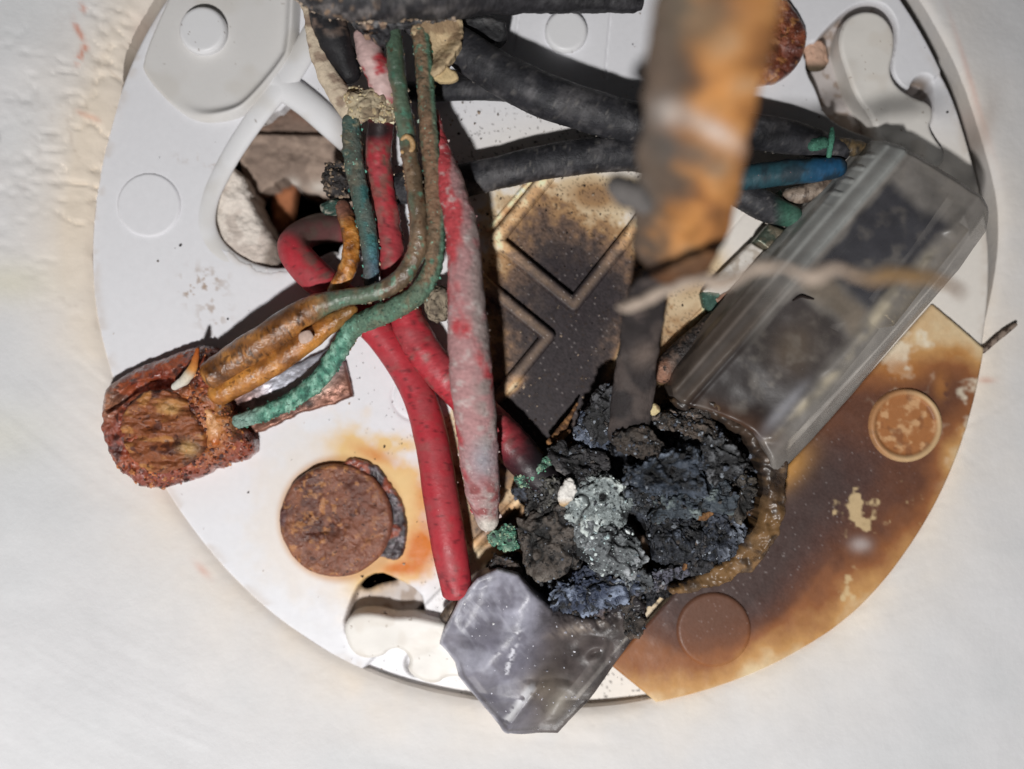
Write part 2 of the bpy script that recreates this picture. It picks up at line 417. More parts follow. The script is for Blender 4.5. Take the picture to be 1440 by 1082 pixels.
TG_TOP = smooth_poly([(1180, 48), (1190, 25), (1215, 15), (1240, 22), (1256, 45), (1256, 75), (1249, 100), (1258, 122), (1283, 138), (1309, 146), (1312, 165), (1303, 182), (1335, 225), (1300, 245), (1235, 205), (1225, 165), (1203, 140), (1187, 95), (1179, 68)], 2)
PANEL = sd_and(sd_poly([(1309, 428), (1383, 492), (1500, 520), (1500, 1100), (930, 1100), (927, 990), (858, 934)]), sd_disc(0))

# ------------------------------------------------------------------ the wall and the cavity behind the cable hole
def wall_h(x, y):
    a = np.arctan2(y-DC[1], x-DC[0]); d = sd_disc()(x, y)
    tilt = np.cos(a-math.radians(128)); tr = np.clip(np.cos(a-math.radians(-35)), 0, 1)
    base = 8-15*tr**1.5-.22*np.maximum(d, 0)*np.clip(np.cos(a-math.radians(-38)), 0, 1)**3
    de = sd_wall_edge(x, y); base = base-8*np.exp(-np.maximum(de, 0)/7.)
    base = base+np.maximum(d, 0)*(.04+.2*np.clip(.35+np.cos(a-math.radians(150)), 0, 1))+ss(60, 420, d)*26*np.clip(.35+np.cos(a-math.radians(150)), 0, 1)
    left = ss(300, 120, x)*ss(500, 200, y)*np.exp(-np.maximum(d, 0)/90)
    rag = ((fb2(x, y, 46, 5, 3, .55)-.5)*15-8*ss(.05, 0, np.abs(fb2(x, y*1.6, 40, 3, 6)-.5)))*np.clip(left*(.35+fb2(x, y, 70, 2, 77))+.10*np.exp(-np.maximum(d, 0)/40), 0, 1)
    rr = np.hypot(x-900, y+300); an = np.arctan2(y+300, x-900)*420
    brush = (fb2(rr, an*.05, 8, 3, 8)-.5)*1.5*ss(.4, .6, fb2(x, y, 200, 2, 18))
    return base+rag+brush+(fb2(x, y, 160, 3, 4)-.5)*9
def wall_c(x, y):
    d = sd_disc()(x, y)
    c = flat((221, 221, 223), x)
    near = np.exp(-np.maximum(d-10, 0)/55)*(.35+.9*fb2(x, y, 60, 3, 12))
    c = mixc(c, (236, 226, 214), near)
    left = ss(260, 120, x)*ss(560, 300, y)
    c = mixc(c, (234, 220, 202), left*np.exp(-np.maximum(d-30, 0)/28)*.9)
    grey = ss(.45, .7, fb2(x, y, 190, 3, 14))*ss(40, 140, d); c = mixc(c, (214, 216, 218), grey*.6)
    yel = gauss(x, y, 30, 400, 50, 30)+gauss(x, y, 20, 610, 60, 40)*.6; c = mixc(c, (222, 214, 172), yel*.35)
    red = np.exp(-((x-(123+5*np.sin(y/9.)))/4.)**2)*ss(8, 20, y)*ss(108, 95, y)*ss(.4, .6, fb2(x, y, 12, 2, 9))
    red = red+np.exp(-((y-(163+(x-118)*.35))/4.)**2)*ss(112, 120, x)*ss(150, 140, x)*.5
    red = red+gauss(x, y, 288, 800, 14, 5, .8)*.5+gauss(x, y, 1388, 535, 12, 4)*.6+gauss(x, y, 205, 60, 15, 30)*.35+gauss(x, y, 1375, 190, 6, 30)*.7+gauss(x, y, 1372, 110, 4, 90, -.3)*.4
    c = mixc(c, (210, 120, 84), red*.7)
    blk = gauss(x, y, 14, 207, 4, 7, .4)*1.6+gauss(x, y, 8, 226, 3, 6)*.9; c = mixc(c, (40, 42, 42), blk)
    rb = gauss(x, y, 1380, 210, 14, 70, .3)*.5+gauss(x, y, 1386, 290, 9, 30)*.5; c = mixc(c, (150, 120, 100), rb)
    crk = ss(.035, .01, np.abs(fb2(x, y, 45, 3, 33)-.5))*np.exp(-np.maximum(d, 0)/50)*ss(.45, .6, fb2(x, y, 90, 2, 5)); c = mixc(c, (150, 128, 110), crk*.4*left)
    return c
wall = relief('wall', sd_sub(sd_poly([(-420, -380), (1860, -380), (1860, 1480), (-420, 1480)]), sd_wall_edge), (-424, -384, 1864, 1484), 4, 0, wall_h, wall_c, M['plaster'], thick=90)
wall['kind'] = 'structure'

cav = relief('wall_cavity', sd_poly([(-60, -300), (1600, -300), (1600, 1150), (-60, 1150)]), (-64, -304, 1604, 1154), 16, -330, lambda x, y: (fb2(x, y, 50, 3, 2)-.5)*40+265*ss(560, 585, np.hypot(x-DC[0], y-DC[1])), lambda x, y: mixc(flat((16, 13, 12), x), (74, 32, 22), ss(560, 700, np.hypot(x-DC[0], y-DC[1]))), M['cavity'], thick=5)  # near-black backing, red-brown behind the rim gap: shade put into its colour
cav['kind'] = 'structure'
def ledge_c(x, y):
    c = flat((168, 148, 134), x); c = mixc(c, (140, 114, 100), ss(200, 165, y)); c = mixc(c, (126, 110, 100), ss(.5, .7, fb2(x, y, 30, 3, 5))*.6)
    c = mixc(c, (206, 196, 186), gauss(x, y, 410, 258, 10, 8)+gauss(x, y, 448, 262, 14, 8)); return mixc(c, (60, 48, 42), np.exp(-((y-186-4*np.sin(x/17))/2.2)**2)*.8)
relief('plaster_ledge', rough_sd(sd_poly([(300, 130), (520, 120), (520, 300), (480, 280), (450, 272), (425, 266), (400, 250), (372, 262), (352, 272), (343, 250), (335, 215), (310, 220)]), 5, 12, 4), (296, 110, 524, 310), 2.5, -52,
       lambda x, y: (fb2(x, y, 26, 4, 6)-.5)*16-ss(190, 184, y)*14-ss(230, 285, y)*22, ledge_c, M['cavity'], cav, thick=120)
def lump_c(x, y):
    c = flat((232, 222, 212), x); c = mixc(c, (196, 182, 172), ss(.5, .66, fb2(x, y, 22, 4, 15))*.6)
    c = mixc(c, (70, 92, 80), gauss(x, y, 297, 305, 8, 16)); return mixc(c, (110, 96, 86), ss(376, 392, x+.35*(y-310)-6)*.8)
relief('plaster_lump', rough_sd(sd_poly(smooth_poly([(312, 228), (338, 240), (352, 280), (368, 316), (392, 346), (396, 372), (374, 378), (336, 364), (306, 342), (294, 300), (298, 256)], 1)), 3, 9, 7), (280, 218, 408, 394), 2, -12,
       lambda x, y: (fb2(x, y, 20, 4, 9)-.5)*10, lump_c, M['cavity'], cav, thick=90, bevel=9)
chunk('brick_piece', (401, 288, -130), (18, 46, 20), -.2, lambda x, y, z, f, k: mixc(flat((176, 116, 82), x), (110, 72, 54), ss(0, .2, f)), M['cavity'], cav, sub=4, disp=.3, size=26, seed=3)

# ------------------------------------------------------------------ the moulded base
base = thing('wiring_base', 'round white moulded plastic wiring base, sooty in the middle and scorched brown at lower right', 'wiring base', (760, 362, -30))
LN = np.array([(560, 892), (740, 702), (960, 470), (1060, 372)], float)
def side_of_channel(x, y):     # >0 to the lower right of the channel line
    return (x-600)*.719+(y-850)*.695
SOOT = sd_poly([(690, 395), (712, 325), (760, 300), (850, 318), (905, 345), (925, 420), (900, 560), (830, 640), (700, 690), (650, 660), (672, 560), (690, 470)])
def soot_c(x, y):
    n1 = fb2(x, y, 70, 4, 21); n2 = fb2(x, y, 9, 3, 22)
    d = SOOT(x, y)+(n1-.5)*60+(n2-.5)*22
    v = ss(74, -80, d+(n2-.5)*26)
    v = np.maximum(v, .42*gauss(x, y, 830, 275, 80, 28)*(.5+n1)); v = np.maximum(v, .5*gauss(x, y, 950, 500, 60, 90, .6)*(.6+.8*n2))
    v = np.maximum(v, .33*gauss(x, y, 975, 395, 40, 60, .7)); v = np.maximum(v, .75*gauss(x, y, 700, 740, 60, 40))
    v = np.maximum(v, .8*gauss(x, y, 880, 700, 190, 130, -.6))
    v = v*(1-.75*gauss(x, y, 873, 500, 8, 40, .6))*(1-.8*gauss(x, y, 722, 545, 20, 7, -.75))*(1-.6*gauss(x, y, 870, 545, 7, 30, .6))
    return v, n1, n2
def base_c(x, y):
    c = flat((228, 228, 232), x)
    v, n1, n2 = soot_c(x, y)
    warm = ss(560, 760, x)*ss(120, 240, y); c = mixc(c, (236, 226, 210), warm*.6)
    s = ramp(v, [(0, (236, 226, 210)), (.2, (220, 198, 164)), (.42, (172, 136, 98)), (.65, (116, 94, 80)), (.85, (76, 66, 63)), (1, (56, 50, 52))])
    w = ss(.04, .2, v)[..., None]; c = c*(1-w)+s*w
    gr_ = rng.random(x.shape); c = c*(1+((gr_-.5)*.7*ss(.3, .8, v))[..., None]); c = mixc(c, (150, 142, 140), (gr_ > .99)*ss(.5, .8, v)*.7); c = mixc(c, (70, 56, 48), (rng.random(x.shape) > .93)*ss(.12, .3, v)*ss(.7, .45, v)*.6)
    # rust bleeding out of the screw
    r = np.hypot(x-480, y-730); side = ss(-.35, .6, ((x-480)-(y-730)*.15)/np.maximum(r, 1))
    st = ss(160, 84, r+(fb2(x, y, 26, 4, 31)-.5)*70)*(.12+.88*side)
    c = mixc(c, (228, 190, 120), np.clip(st*1.7, 0, 1)*.9)
    og = gauss(x, y, 592, 772, 24, 30, .3)+.8*gauss(x, y, 560, 800, 26, 10)+.45*gauss(x, y, 598, 700, 16, 40)+.5*gauss(x, y, 528, 640, 34, 10, .4)
    c = mixc(c, (204, 112, 22), og*(.75+.6*fb2(x, y, 12, 3, 32))*1.25)
    ring = ss(96, 82, r); c = mixc(c, (196, 148, 96), ring*.8)
    c = mixc(c, (228, 214, 200), ss(120, 0, np.hypot((x-250)*.6, y-640))*.25)
    dirt = (gauss(x, y, 285, 395, 26, 16)+.8*gauss(x, y, 268, 412, 10, 14)+.6*gauss(x, y, 300, 440, 20, 26)+.5*gauss(x, y, 262, 222, 14, 6)+.5*gauss(x, y, 300, 230, 18, 8, .4))*ss(.52, .68, fb2(x, y, 9, 3, 35))
    c = mixc(c, (150, 118, 84), dirt*.95)
    grn = np.exp(-(sd_poly(HOLE)(x, y)/9)**2)*ss(.4, .65, fb2(x, y, 24, 3, 36)); c = mixc(c, (206, 198, 188), grn*.6)
    edge = ss(.5, .7, fb2(x, y, 30, 3, 37))*np.exp(-((sd_disc()(x, y)+5)/7)**2); c = mixc(c, (196, 180, 164), edge*.35)
    pk = np.minimum(sd_poly(PK_LOW)(x, y), sd_poly(PK_TOP)(x, y)); c = mixc(c, (156, 140, 128), ss(2, -2, pk)*(.6+.35*ss(.5, .65, fb2(x, y, 12, 3, 38))))  # pocket floors darkened: shade painted into the colour, with some dirt
    cb = (gauss(x, y, 655, 232, 12, 6)+gauss(x, y, 735, 212, 14, 4)+gauss(x, y, 690, 225, 10, 4))*ss(.5, .6, fb2(x, y, 5, 2, 39)); c = mixc(c, (110, 62, 36), cb)
    sp = ss(.78, .82, fb2(x, y, 4, 2, 40))*ss(560, 700, x)*ss(1010, 930, x)*ss(120, 200, y); c = mixc(c, (58, 46, 40), sp*.8)
    return c
def base_h(x, y):
    h = (fb2(x, y, 240, 2, 41)-.5)*3
    h = h-16*ss(-3, 3, side_of_channel(x, y))*ss(1330, 1240, x+.3*y-60)
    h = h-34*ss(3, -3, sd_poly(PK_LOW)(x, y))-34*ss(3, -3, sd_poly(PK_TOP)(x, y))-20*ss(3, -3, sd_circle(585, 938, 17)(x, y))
    hd = sd_poly(HOLE)(x, y); h = h+5*np.exp(-((hd-34)/12)**2)*0-6*ss(40, 26, hd)*ss(24, 34, hd+10)*0
    for a, b in (((730, 20), (722, 72)), ((863, -20), (851, 110)), ((1020, 330), (1060, 285))):
        h = h-2.5*ss(2.6, .6, sd_line([a, b], 0)(x, y))
    h = h-2.5*np.exp(-((np.hypot(x-586, y-557)-34)/2.6)**2)
    return h
bs = sd_sub(sd_disc(0), rough_sd(sd_poly(HOLE), 7, 15, 91, 5))
HOLE2 = smooth_poly([(500, 832), (512, 816), (533, 808), (554, 816), (556, 824), (530, 828), (512, 838)], 2)
bs = sd_sub(bs, sd_poly(HOLE2)); bs = sd_sub(bs, sd_circle(1146, 74, 15))
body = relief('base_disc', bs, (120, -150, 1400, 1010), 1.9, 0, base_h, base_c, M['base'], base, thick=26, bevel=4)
white = lambda x, y: mixc(mixc(flat((228, 228, 230), x), (202, 196, 186), ss(.5, .75, fb2(x, y, 60, 3, 51))*.45), (120, 104, 92), ss(.9, .94, fb2(x, y, 5, 2, 52))*.7)
PAD = smooth_poly([(262, -60), (196, 84), (205, 110), (250, 158), (285, 174), (335, 168), (362, 150), (408, 96), (420, 70), (424, -60)], 2)
pad = relief('mounting_pad', sd_poly(PAD), (180, -70, 436, 186), 1.8, 5, lambda x, y: 15*np.exp(-((sd_poly(PAD)(x, y)+9)/7)**2)*ss(-30, 60, (x-300)*.75+(y-100)*.25)-3*0, lambda x, y: mixc(white(x, y), (206, 202, 196), np.full(x.shape, .5)), M['plastic'], base, thick=14, bevel=5)
def boss(cx, cy, r, z, par, h=7, cf=white, m='plastic', dish=0., name='boss'):
    return relief(name, sd_circle(cx, cy, r), (cx-r-3, cy-r-3, cx+r+3, cy+r+3), 1.6, z, lambda x, y: h-dish*ss(r-5, r-13, np.hypot(x-cx, y-cy)), cf, M[m], par, thick=4, bevel=min(6, h))
boss(288, 46, 33, 6, pad, 14)
boss(210, 289, 45, 0, base, 3.2, cf=lambda x, y: base_c(x, y), m='base')
boss(796, 46, 30, 0, base, 10)
tube('cable_entry_rim', [(440, 50, 10, 17), (408, 104, 10, 17), (368, 156, 7, 15), (335, 203, 2, 14), (312, 243, -1, 13), (295, 280, -3, 13), (290, 318, -4, 14), (305, 352, -5, 15), (340, 379, -6, 15), (385, 392, -6, 15), (430, 385, -6, 14), (470, 368, -8, 14)],
     lambda x, y, z, t, a: white(x, y), M['plastic'], base, ring=24, step=2.5, flatk=.42)
tube('strut', [(394, 118, 4, 21), (430, 144, 4, 20), (465, 174, 2, 20), (504, 208, 0, 20)], lambda x, y, z, t, a: mixc(white(x, y), (150, 138, 126), ss(455, 500, x)*.7), M['plastic'], base, ring=22, flatk=.6)
def rib(pts, hw, z, top):
    f = sd_line(pts, hw); P = np.array(pts); bx = (P[:, 0].min()-20, P[:, 1].min()-20, P[:, 0].max()+20, P[:, 1].max()+20)
    def c(x, y):
        q = base_c(x, y); t = ss(9, 0, np.abs(f(x, y)+hw))  # crest lightened in the colour so the ribs look lit
        return q*(1+.6*t[..., None])+lin((128, 106, 80))*(.5*t*(.6+.8*fb2(x, y, 12, 3, 47)))[..., None]
    return relief('rib', f, bx, 1.6, z, top, c, M['stained'], base, thick=4, bevel=5)
rib([(770, 250), (697, 340), (806, 430), (900, 312)], 10, 0, 15)
rib([(640, 355), (690, 408), (771, 474), (700, 560)], 9.5, 0, 14)
rib([(650, 782), (745, 686), (960, 466), (1062, 364)], 6, -4, 9)
rib([(748, 252), (688, 322)], 4, 0, 5)
def panel_c(x, y):
    n1 = fb2(x, y, 90, 4, 61); n2 = fb2(x, y, 14, 3, 62)
    edge = -sd_disc()(x, y)
    v = 1.05*gauss(x, y, 1050, 760, 200, 110, -.7)+.4*gauss(x, y, 1190, 660, 110, 90)+.35*gauss(x, y, 1010, 840, 90, 70)
    v = np.maximum(v, .4+.16*ss(900, 980, x)*ss(900, 700, y))*ss(-40, 85, edge+(n1-.5)*50+10)
    v = v*(1-.85*ss(570, 470, y+.12*(x-1300)))+.05
    v = v+(n1-.5)*.2+(n2-.5)*.07
    v = np.where(y > 850, v-.12*ss(870, 960, y), v)
    c = ramp(v, [(-.1, (240, 232, 214)), (.06, (232, 212, 174)), (.22, (198, 150, 96)), (.38, (148, 96, 62)), (.56, (106, 70, 54)), (.8, (86, 63, 57)), (1.0, (76, 61, 58))])
    gr_ = rng.random(x.shape); c = c*(1+((gr_-.5)*.35*ss(.4, .8, v))[..., None]); c = mixc(c, (150, 140, 138), (gr_ > .99)*ss(.5, .8, v)*.6)
    pat = ss(.48, .6, fb2(x, y, 36, 4, 63))*np.clip(ss(600, 500, y)+ss(1300, 1360, x)*ss(720, 640, y)*.8, 0, 1); c = mixc(c, (238, 228, 206), pat*.7)
    tanp = gauss(x, y, 1265, 520, 28, 16)+gauss(x, y, 1340, 500, 16, 8)*.7+gauss(x, y, 1320, 545, 10, 20)*.7; c = mixc(c, (184, 124, 66), tanp*.8*ss(.3, .5, n2+.1))
    fl = ss(.38, .56, fb2(x, y, 15, 3, 64)+.45*gauss(x, y, 1207, 713, 24, 30)+.42*gauss(x, y, 1190, 822, 10, 24, .45)-.36); c = mixc(c, (216, 190, 146), fl*.8*(gauss(x, y, 1207, 713, 30, 38)+gauss(x, y, 1190, 822, 16, 30, .45)+.3*gauss(x, y, 1290, 700, 40, 60) > .18))
    c = mixc(c, (216, 208, 206), gauss(x, y, 1208, 765, 14, 10)*.5)
    c = mixc(c, (206, 152, 84), gauss(x, y, 1105, 660, 40, 20, -.8)*.8)
    return c
panel = relief('stained_panel', PANEL, (850, 420, 1420, 1010), 1.9, 0, lambda x, y: 7+(fb2(x, y, 120, 3, 66)-.5)*4+(fb2(x, y, 22, 2, 68)-.5)*1.2, panel_c, M['stained'], base, thick=8, bevel=3)
panel['label'] = 'scorched orange brown panel along the lower right edge'
def ringboss_c(x, y):
    r = np.hypot(x-1272, y-598); c = flat((168, 112, 70), x)
    c = mixc(c, (214, 172, 128), ss(.48, .7, fb2(x, y, 11, 4, 71))*.75*ss(46, 38, r)); c = mixc(c, (128, 84, 58), ss(.6, .7, fb2(x, y, 18, 3, 72))*.6)
    return mixc(c, (206, 174, 132), ss(41, 45, r)*(.25+.65*ss(-30, 20, (x-1272)*.8+(y-598)*.3)))
boss(1272, 598, 52, 6, panel, 8, ringboss_c, 'stained', dish=4.5)
boss(1003, 885, 53, 6, panel, 6, lambda x, y: mixc(panel_c(x, y), (150, 96, 62), np.full(x.shape, .3)), 'stained')
for TG, bx in ((TG_LOW, (475, 850, 690, 975)), (TG_TOP, (1170, 8, 1345, 255))):
    def tc(x, y): return mixc(mixc(flat((226, 222, 216), x), (150, 134, 118), ss(.86, .9, fb2(x, y, 5, 2, 81))*.7), (206, 196, 184), ss(.5, .7, fb2(x, y, 30, 2, 82))*.4)
    relief('locking_clip', sd_poly(TG), bx, 1.6, 6, lambda x, y: 6+(fb2(x, y, 50, 2, 83)-.5)*3, tc, M['plastic'], base, thick=44, bevel=6)
chunk('foam_plug', (1147, 78, -20), (16, 22, 10), .2, lambda x, y, z, f, k: mixc(flat((206, 170, 148), x), (90, 78, 64), ss(84, 96, y)), M['cavity'], base, sub=4, disp=.25, size=12, seed=5)
# loose dust on the plastic
dp = []
while len(dp) < 1100:
    x, y = rng.uniform(150, 1380), rng.uniform(0, 990)
    q = sd_disc(-6)(np.array([x]), np.array([y]))[0]; hq = sd_poly(HOLE)(np.array([x]), np.array([y]))[0]
    if q < 0 and hq > 4 and rng.random() < (.05+.95*(500 < x < 960 and 120 < y < 640)+.3*(480 < x < 700 and y > 560)): dp.append((x, y, 2.))
dust = crumbs('dust', np.array(dp), .5+1.5*rng.random(len(dp))**6, [[(60, 50, 46), (110, 96, 84), (40, 36, 36), (170, 150, 130)][rng.integers(4)] for _ in dp], M['grit'], None, sub=1, squash=.5)
tag(dust, 'fine dark dust and soot grains scattered over the white plastic', 'dust', kind='stuff')

# ------------------------------------------------------------------ rusted screws
def rust_c(x, y, s=0, a=(126, 80, 62), b=(150, 96, 66), d=(88, 50, 40)):
    c = flat(a, x); c = mixc(c, b, ss(.5, .68, fb2(x, y, 26, 4, 101+s))*.8); c = mixc(c, d, ss(.52, .7, fb2(x, y, 34, 4, 111+s))*.85); return mixc(c, (200, 140, 84), ss(.62, .7, fb2(x, y, 8, 3, 121+s))*.5)
SCREWS = 'rusted flat screw heads'
sw = thing('rusted_screw', 'flat rusty brown screw head ringed by an orange stain, below the rusted terminal', 'screw', (475, 730, 0), SCREWS)
def head_c(x, y):
    c = rust_c(x, y); c = mixc(c, (66, 34, 28), gauss(x, y, 470, 738, 34, 16, -.3)*ss(.4, .6, fb2(x, y, 16, 3, 131))); c = mixc(c, (138, 90, 72), ss(-20, 40, x-490+.3*(y-730))*.6)
    return mixc(c, (84, 60, 66), gauss(x, y, 400, 733, 6, 14)*.8)
relief('screw_head', rough_sd(sd_circle(474, 731, 79), 1.5, 20, 3), (390, 645, 560, 815), 1.6, 4, lambda x, y: 13+(fb2(x, y, 30, 4, 133)-.5)*6-7*gauss(x, y, 468, 742, 28, 12, -.3)*ss(.3, .6, fb2(x, y, 12, 3, 135))+(fb2(x, y, 6, 3, 134)-.5)*3.4, head_c, M['rust'], sw, thick=8, bevel=7)
def wash_c(x, y):
    c = flat((150, 76, 54), x); c = mixc(c, (58, 50, 54), ss(.42, .58, fb2(x, y, 22, 3, 141)+.25*ss(690, 720, y)-.1)); return mixc(c, (128, 118, 124), ss(.6, .68, fb2(x, y, 6, 3, 142))*.7)
relief('washer', rough_sd(sd_poly(smooth_poly([(478, 656), (492, 642), (522, 648), (545, 672), (562, 700), (573, 722), (572, 765), (566, 785), (548, 788), (530, 780), (500, 700)], 1)), 2.5, 9, 9), (470, 632, 585, 800), 1.6, 2, lambda x, y: 6+(fb2(x, y, 12, 4, 143)-.5)*9, wash_c, M['wetrust'], sw, thick=5, bevel=5)
s2 = thing('rusted_screw', 'dark rusty screw head at the top, half hidden by the blurred flaking strip', 'screw', (1070, 60, 0), SCREWS)
relief('screw_head', rough_sd(sd_circle(1068, 57, 64), 2, 18, 5), (1000, -12, 1138, 126), 1.8, 4, lambda x, y: 14+(fb2(x, y, 20, 4, 153)-.5)*10, lambda x, y: rust_c(x, y, 4, (110, 58, 42), (150, 84, 58), (66, 34, 28)), M['wetrust'], s2, thick=8, bevel=9)

# ------------------------------------------------------------------ rusted terminal on the left
tm = thing('rusted_terminal', 'heavily rusted brass wire terminal with a flaking screw head at the left rim', 'terminal', (265, 590, 0))
def tbody_c(x, y):
    c = flat((136, 60, 38), x); c = mixc(c, (168, 88, 54), ss(.48, .66, fb2(x, y, 24, 4, 161))*.8); c = mixc(c, (62, 32, 30), ss(.54, .68, fb2(x, y, 18, 4, 162))*.85)
    c = mixc(c, (190, 140, 110), gauss(x, y, 168, 568, 14, 24)*.7); c = mixc(c, (206, 140, 70), gauss(x, y, 318, 600, 20, 40, .3)*.7); return mixc(c, (176, 108, 52), gauss(x, y, 285, 560, 24, 14)*.6)
TB = rough_sd(sd_poly(smooth_poly([(158, 545), (200, 515), (250, 497), (286, 486), (312, 490), (322, 525), (330, 570), (352, 605), (368, 622), (362, 640), (320, 655), (280, 672), (232, 684), (208, 680), (182, 655), (165, 625), (160, 585)], 1)), 4, 11, 6)
def tb_h(x, y):
    t = (x-265)*.93+(y-590)*-.36; n = (x-265)*.36+(y-590)*.93
    return 16+38*np.sqrt(np.clip(1-(n/92)**2, 0, 1))+(fb2(x, y, 22, 4, 163)-.5)*14+(fb2(x, y, 7, 3, 164)-.5)*6-20*ss(3.2, 1., sd_line([(172, 575), (205, 545), (250, 538), (262, 540)], [2, 5, 6, 2])(x, y))
tb = relief('terminal_body', TB, (145, 475, 380, 695), 1.6, 0, tb_h, tbody_c, M['wetrust'], tm, thick=4, bevel=14)
def th_c(x, y):
    c = flat((134, 76, 44), x); c = mixc(c, (178, 122, 68), ss(.5, .64, fb2(x*.6, y*1.4, 18, 4, 171))*.8); c = mixc(c, (70, 38, 34), ss(.56, .7, fb2(x, y, 15, 4, 172))*.8); return mixc(c, (186, 146, 92), gauss(x, y, 270, 630, 12, 10)+gauss(x, y, 245, 575, 14, 8)*.8)
relief('screw_head', rough_sd(sd_poly(smooth_poly([(172, 590), (190, 560), (215, 548), (258, 550), (272, 575), (286, 592), (295, 620), (288, 640), (265, 655), (225, 668), (195, 655), (176, 625)], 2)), 2.5, 9, 8), (160, 535, 305, 680), 1.5, 44, lambda x, y: 15+5*np.sin(y/3.6+x*.05+4*fb2(x, y, 25, 2, 1))*.35+(fb2(x*.6, y*1.5, 16, 4, 173)-.5)*13+(fb2(x, y, 5, 3, 174)-.5)*3, th_c, M['rust'], tm, thick=22, bevel=9)
relief('amber_blob', rough_sd(sd_poly(smooth_poly([(284, 570), (304, 578), (314, 600), (312, 620), (302, 632), (290, 628), (292, 605)], 2)), 1.5, 8, 2), (276, 560, 324, 642), 1.5, 48, lambda x, y: 9+(fb2(x, y, 14, 3, 175)-.5)*6, lambda x, y: mixc(mixc(flat((214, 156, 104), x), (184, 96, 38), gauss(x, y, 305, 625, 14, 12)), (176, 120, 80), ss(.5, .62, fb2(x, y, 7, 3, 3))*.6), M['amber'], tm, thick=14, bevel=8)
def strap_c(x, y):
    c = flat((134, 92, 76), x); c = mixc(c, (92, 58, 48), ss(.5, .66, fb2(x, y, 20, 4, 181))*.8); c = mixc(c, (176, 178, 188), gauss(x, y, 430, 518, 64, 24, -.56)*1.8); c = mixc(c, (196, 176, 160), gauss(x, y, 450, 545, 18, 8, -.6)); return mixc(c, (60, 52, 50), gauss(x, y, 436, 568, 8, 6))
relief('metal_strip', rough_sd(sd_poly([(318, 560), (370, 533), (395, 523), (470, 488), (488, 512), (496, 558), (470, 568), (420, 583), (370, 608), (345, 612)]), 2, 10, 4), (305, 480, 505, 620), 1.7, 6, lambda x, y: 8+(fb2(x, y, 30, 3, 182)-.5)*5+(fb2(x, y, 6, 3, 183)-.5)*1.6, strap_c, M['metal'], tm, thick=8, bevel=3)
tube('splinter', [(278, 492, 66, 3), (272, 515, 70, 6), (262, 532, 68, 7.5), (246, 544, 62, 5)], lambda x, y, z, t, a: ramp(ss(0, 1, t), [(0, (190, 96, 40)), (.4, (206, 142, 74)), (.6, (206, 194, 172)), (1, (210, 206, 196))]), M['grit'], tm, ring=12, step=1.5, disp=1.2, dsize=6)['label'] = 'pale pointed splinter with an orange tip'
grit(tb, 520, 1.0, 3.4, [(110, 56, 40), (150, 84, 56), (74, 38, 34), (190, 120, 70)], M['wetrust'], lambda x, y: (x > 262) | (y > 650))

# ------------------------------------------------------------------ wires
def redcol(x, y, z, t, a, s=0, dirt=.3):
    c = flat((178, 52, 62), x); c = mixc(c, (156, 74, 78), ss(.45, .7, fb3(x, y, z, 30, 3, 201+s))*.5); c = mixc(c, (124, 100, 92), ss(.62-dirt*.25, .74, fb3(x, y, z, 14, 4, 205+s))*dirt*2); return mixc(c, (70, 34, 36), ss(.68, .74, fb3(x, y, z, 6, 3, 207+s))*.6)
def rA(x, y, z, t, a):
    c = redcol(x, y, z, t, a, 0, .12); top = ss(352, 330, y-.55*(x-430))*ss(500, 470, x); c = mixc(c, (112, 84, 82), top*.9)
    up = ss(8, -10, (y-(x-410)*.95-352))*ss(480, 460, x)*ss(410, 440, x); c = mixc(c, (108, 92, 84), up*.8*ss(.35, .6, fb2(x, y, 9, 3, 3)))
    b = ss(790, 830, y); c = mixc(c, (84, 30, 38), b*ss(.5, .62, fb2(x, y, 9, 3, 5))*ss(836, 815, y)); return c
ra = tube('red_wire', [(492, 326, -70, 21), (448, 322, -25, 21), (413, 344, 18, 22), (430, 376, 28, 24), (472, 413, 30, 24), (524, 458, 26, 23), (562, 506, 24, 23), (590, 560, 28, 23), (608, 625, 36, 24), (620, 700, 42, 25), (632, 770, 44, 25), (643, 832, 38, 22)], rA, M['red'], None, ring=28, disp=.8, dsize=30, cap=(.3, .5))
tag(ra, 'long clean red wire curving from the cable hole down to its cut lower end', 'wire', 'red insulated wires')
grit(ra, 160, .7, 2.0, [(180, 150, 140), (120, 100, 94), (60, 40, 40)], M['grit'])
def rE(x, y, z, t, a):
    c = redcol(x, y, z, t, a, 9, .3)
    c = mixc(c, (206, 176, 172), ss(162, 130, y)*ss(.28, .5, fb3(x, y, z, 14, 4, 211))); c = mixc(c, (44, 32, 34), gauss(x, y, 528, 182, 40, 20)*1.2); c = mixc(c, (120, 96, 84), ss(340, 210, y)*ss(190, 215, y)*ss(.4, .6, fb3(x, y, z, 10, 4, 212))*.9)
    c = mixc(c, (66, 30, 38), ss(600, 660, y)); return mixc(c, (34, 28, 32), ss(700, 760, x))
re_ = tube('red_wire', [(508, 52, 70, 11), (522, 80, 72, 19), (538, 122, 66, 19), (536, 170, 50, 19), (532, 225, 44, 18), (543, 300, 42, 18), (552, 370, 42, 20), (565, 430, 40, 23), (595, 492, 38, 25), (640, 545, 34, 25), (695, 600, 34, 27), (745, 655, 36, 27), (775, 690, 36, 24)], rE, M['red'], None, ring=26, disp=2.2, dsize=12, seed=4, grain=0.12)
tag(re_, 'grimy red wire passing under the copper wires into the charred lump, pink at top', 'wire', 'red insulated wires')
grit(re_, 260, .8, 3.0, [(190, 170, 150), (120, 100, 90), (70, 54, 50)], M['grit'], lambda x, y: y < 420)
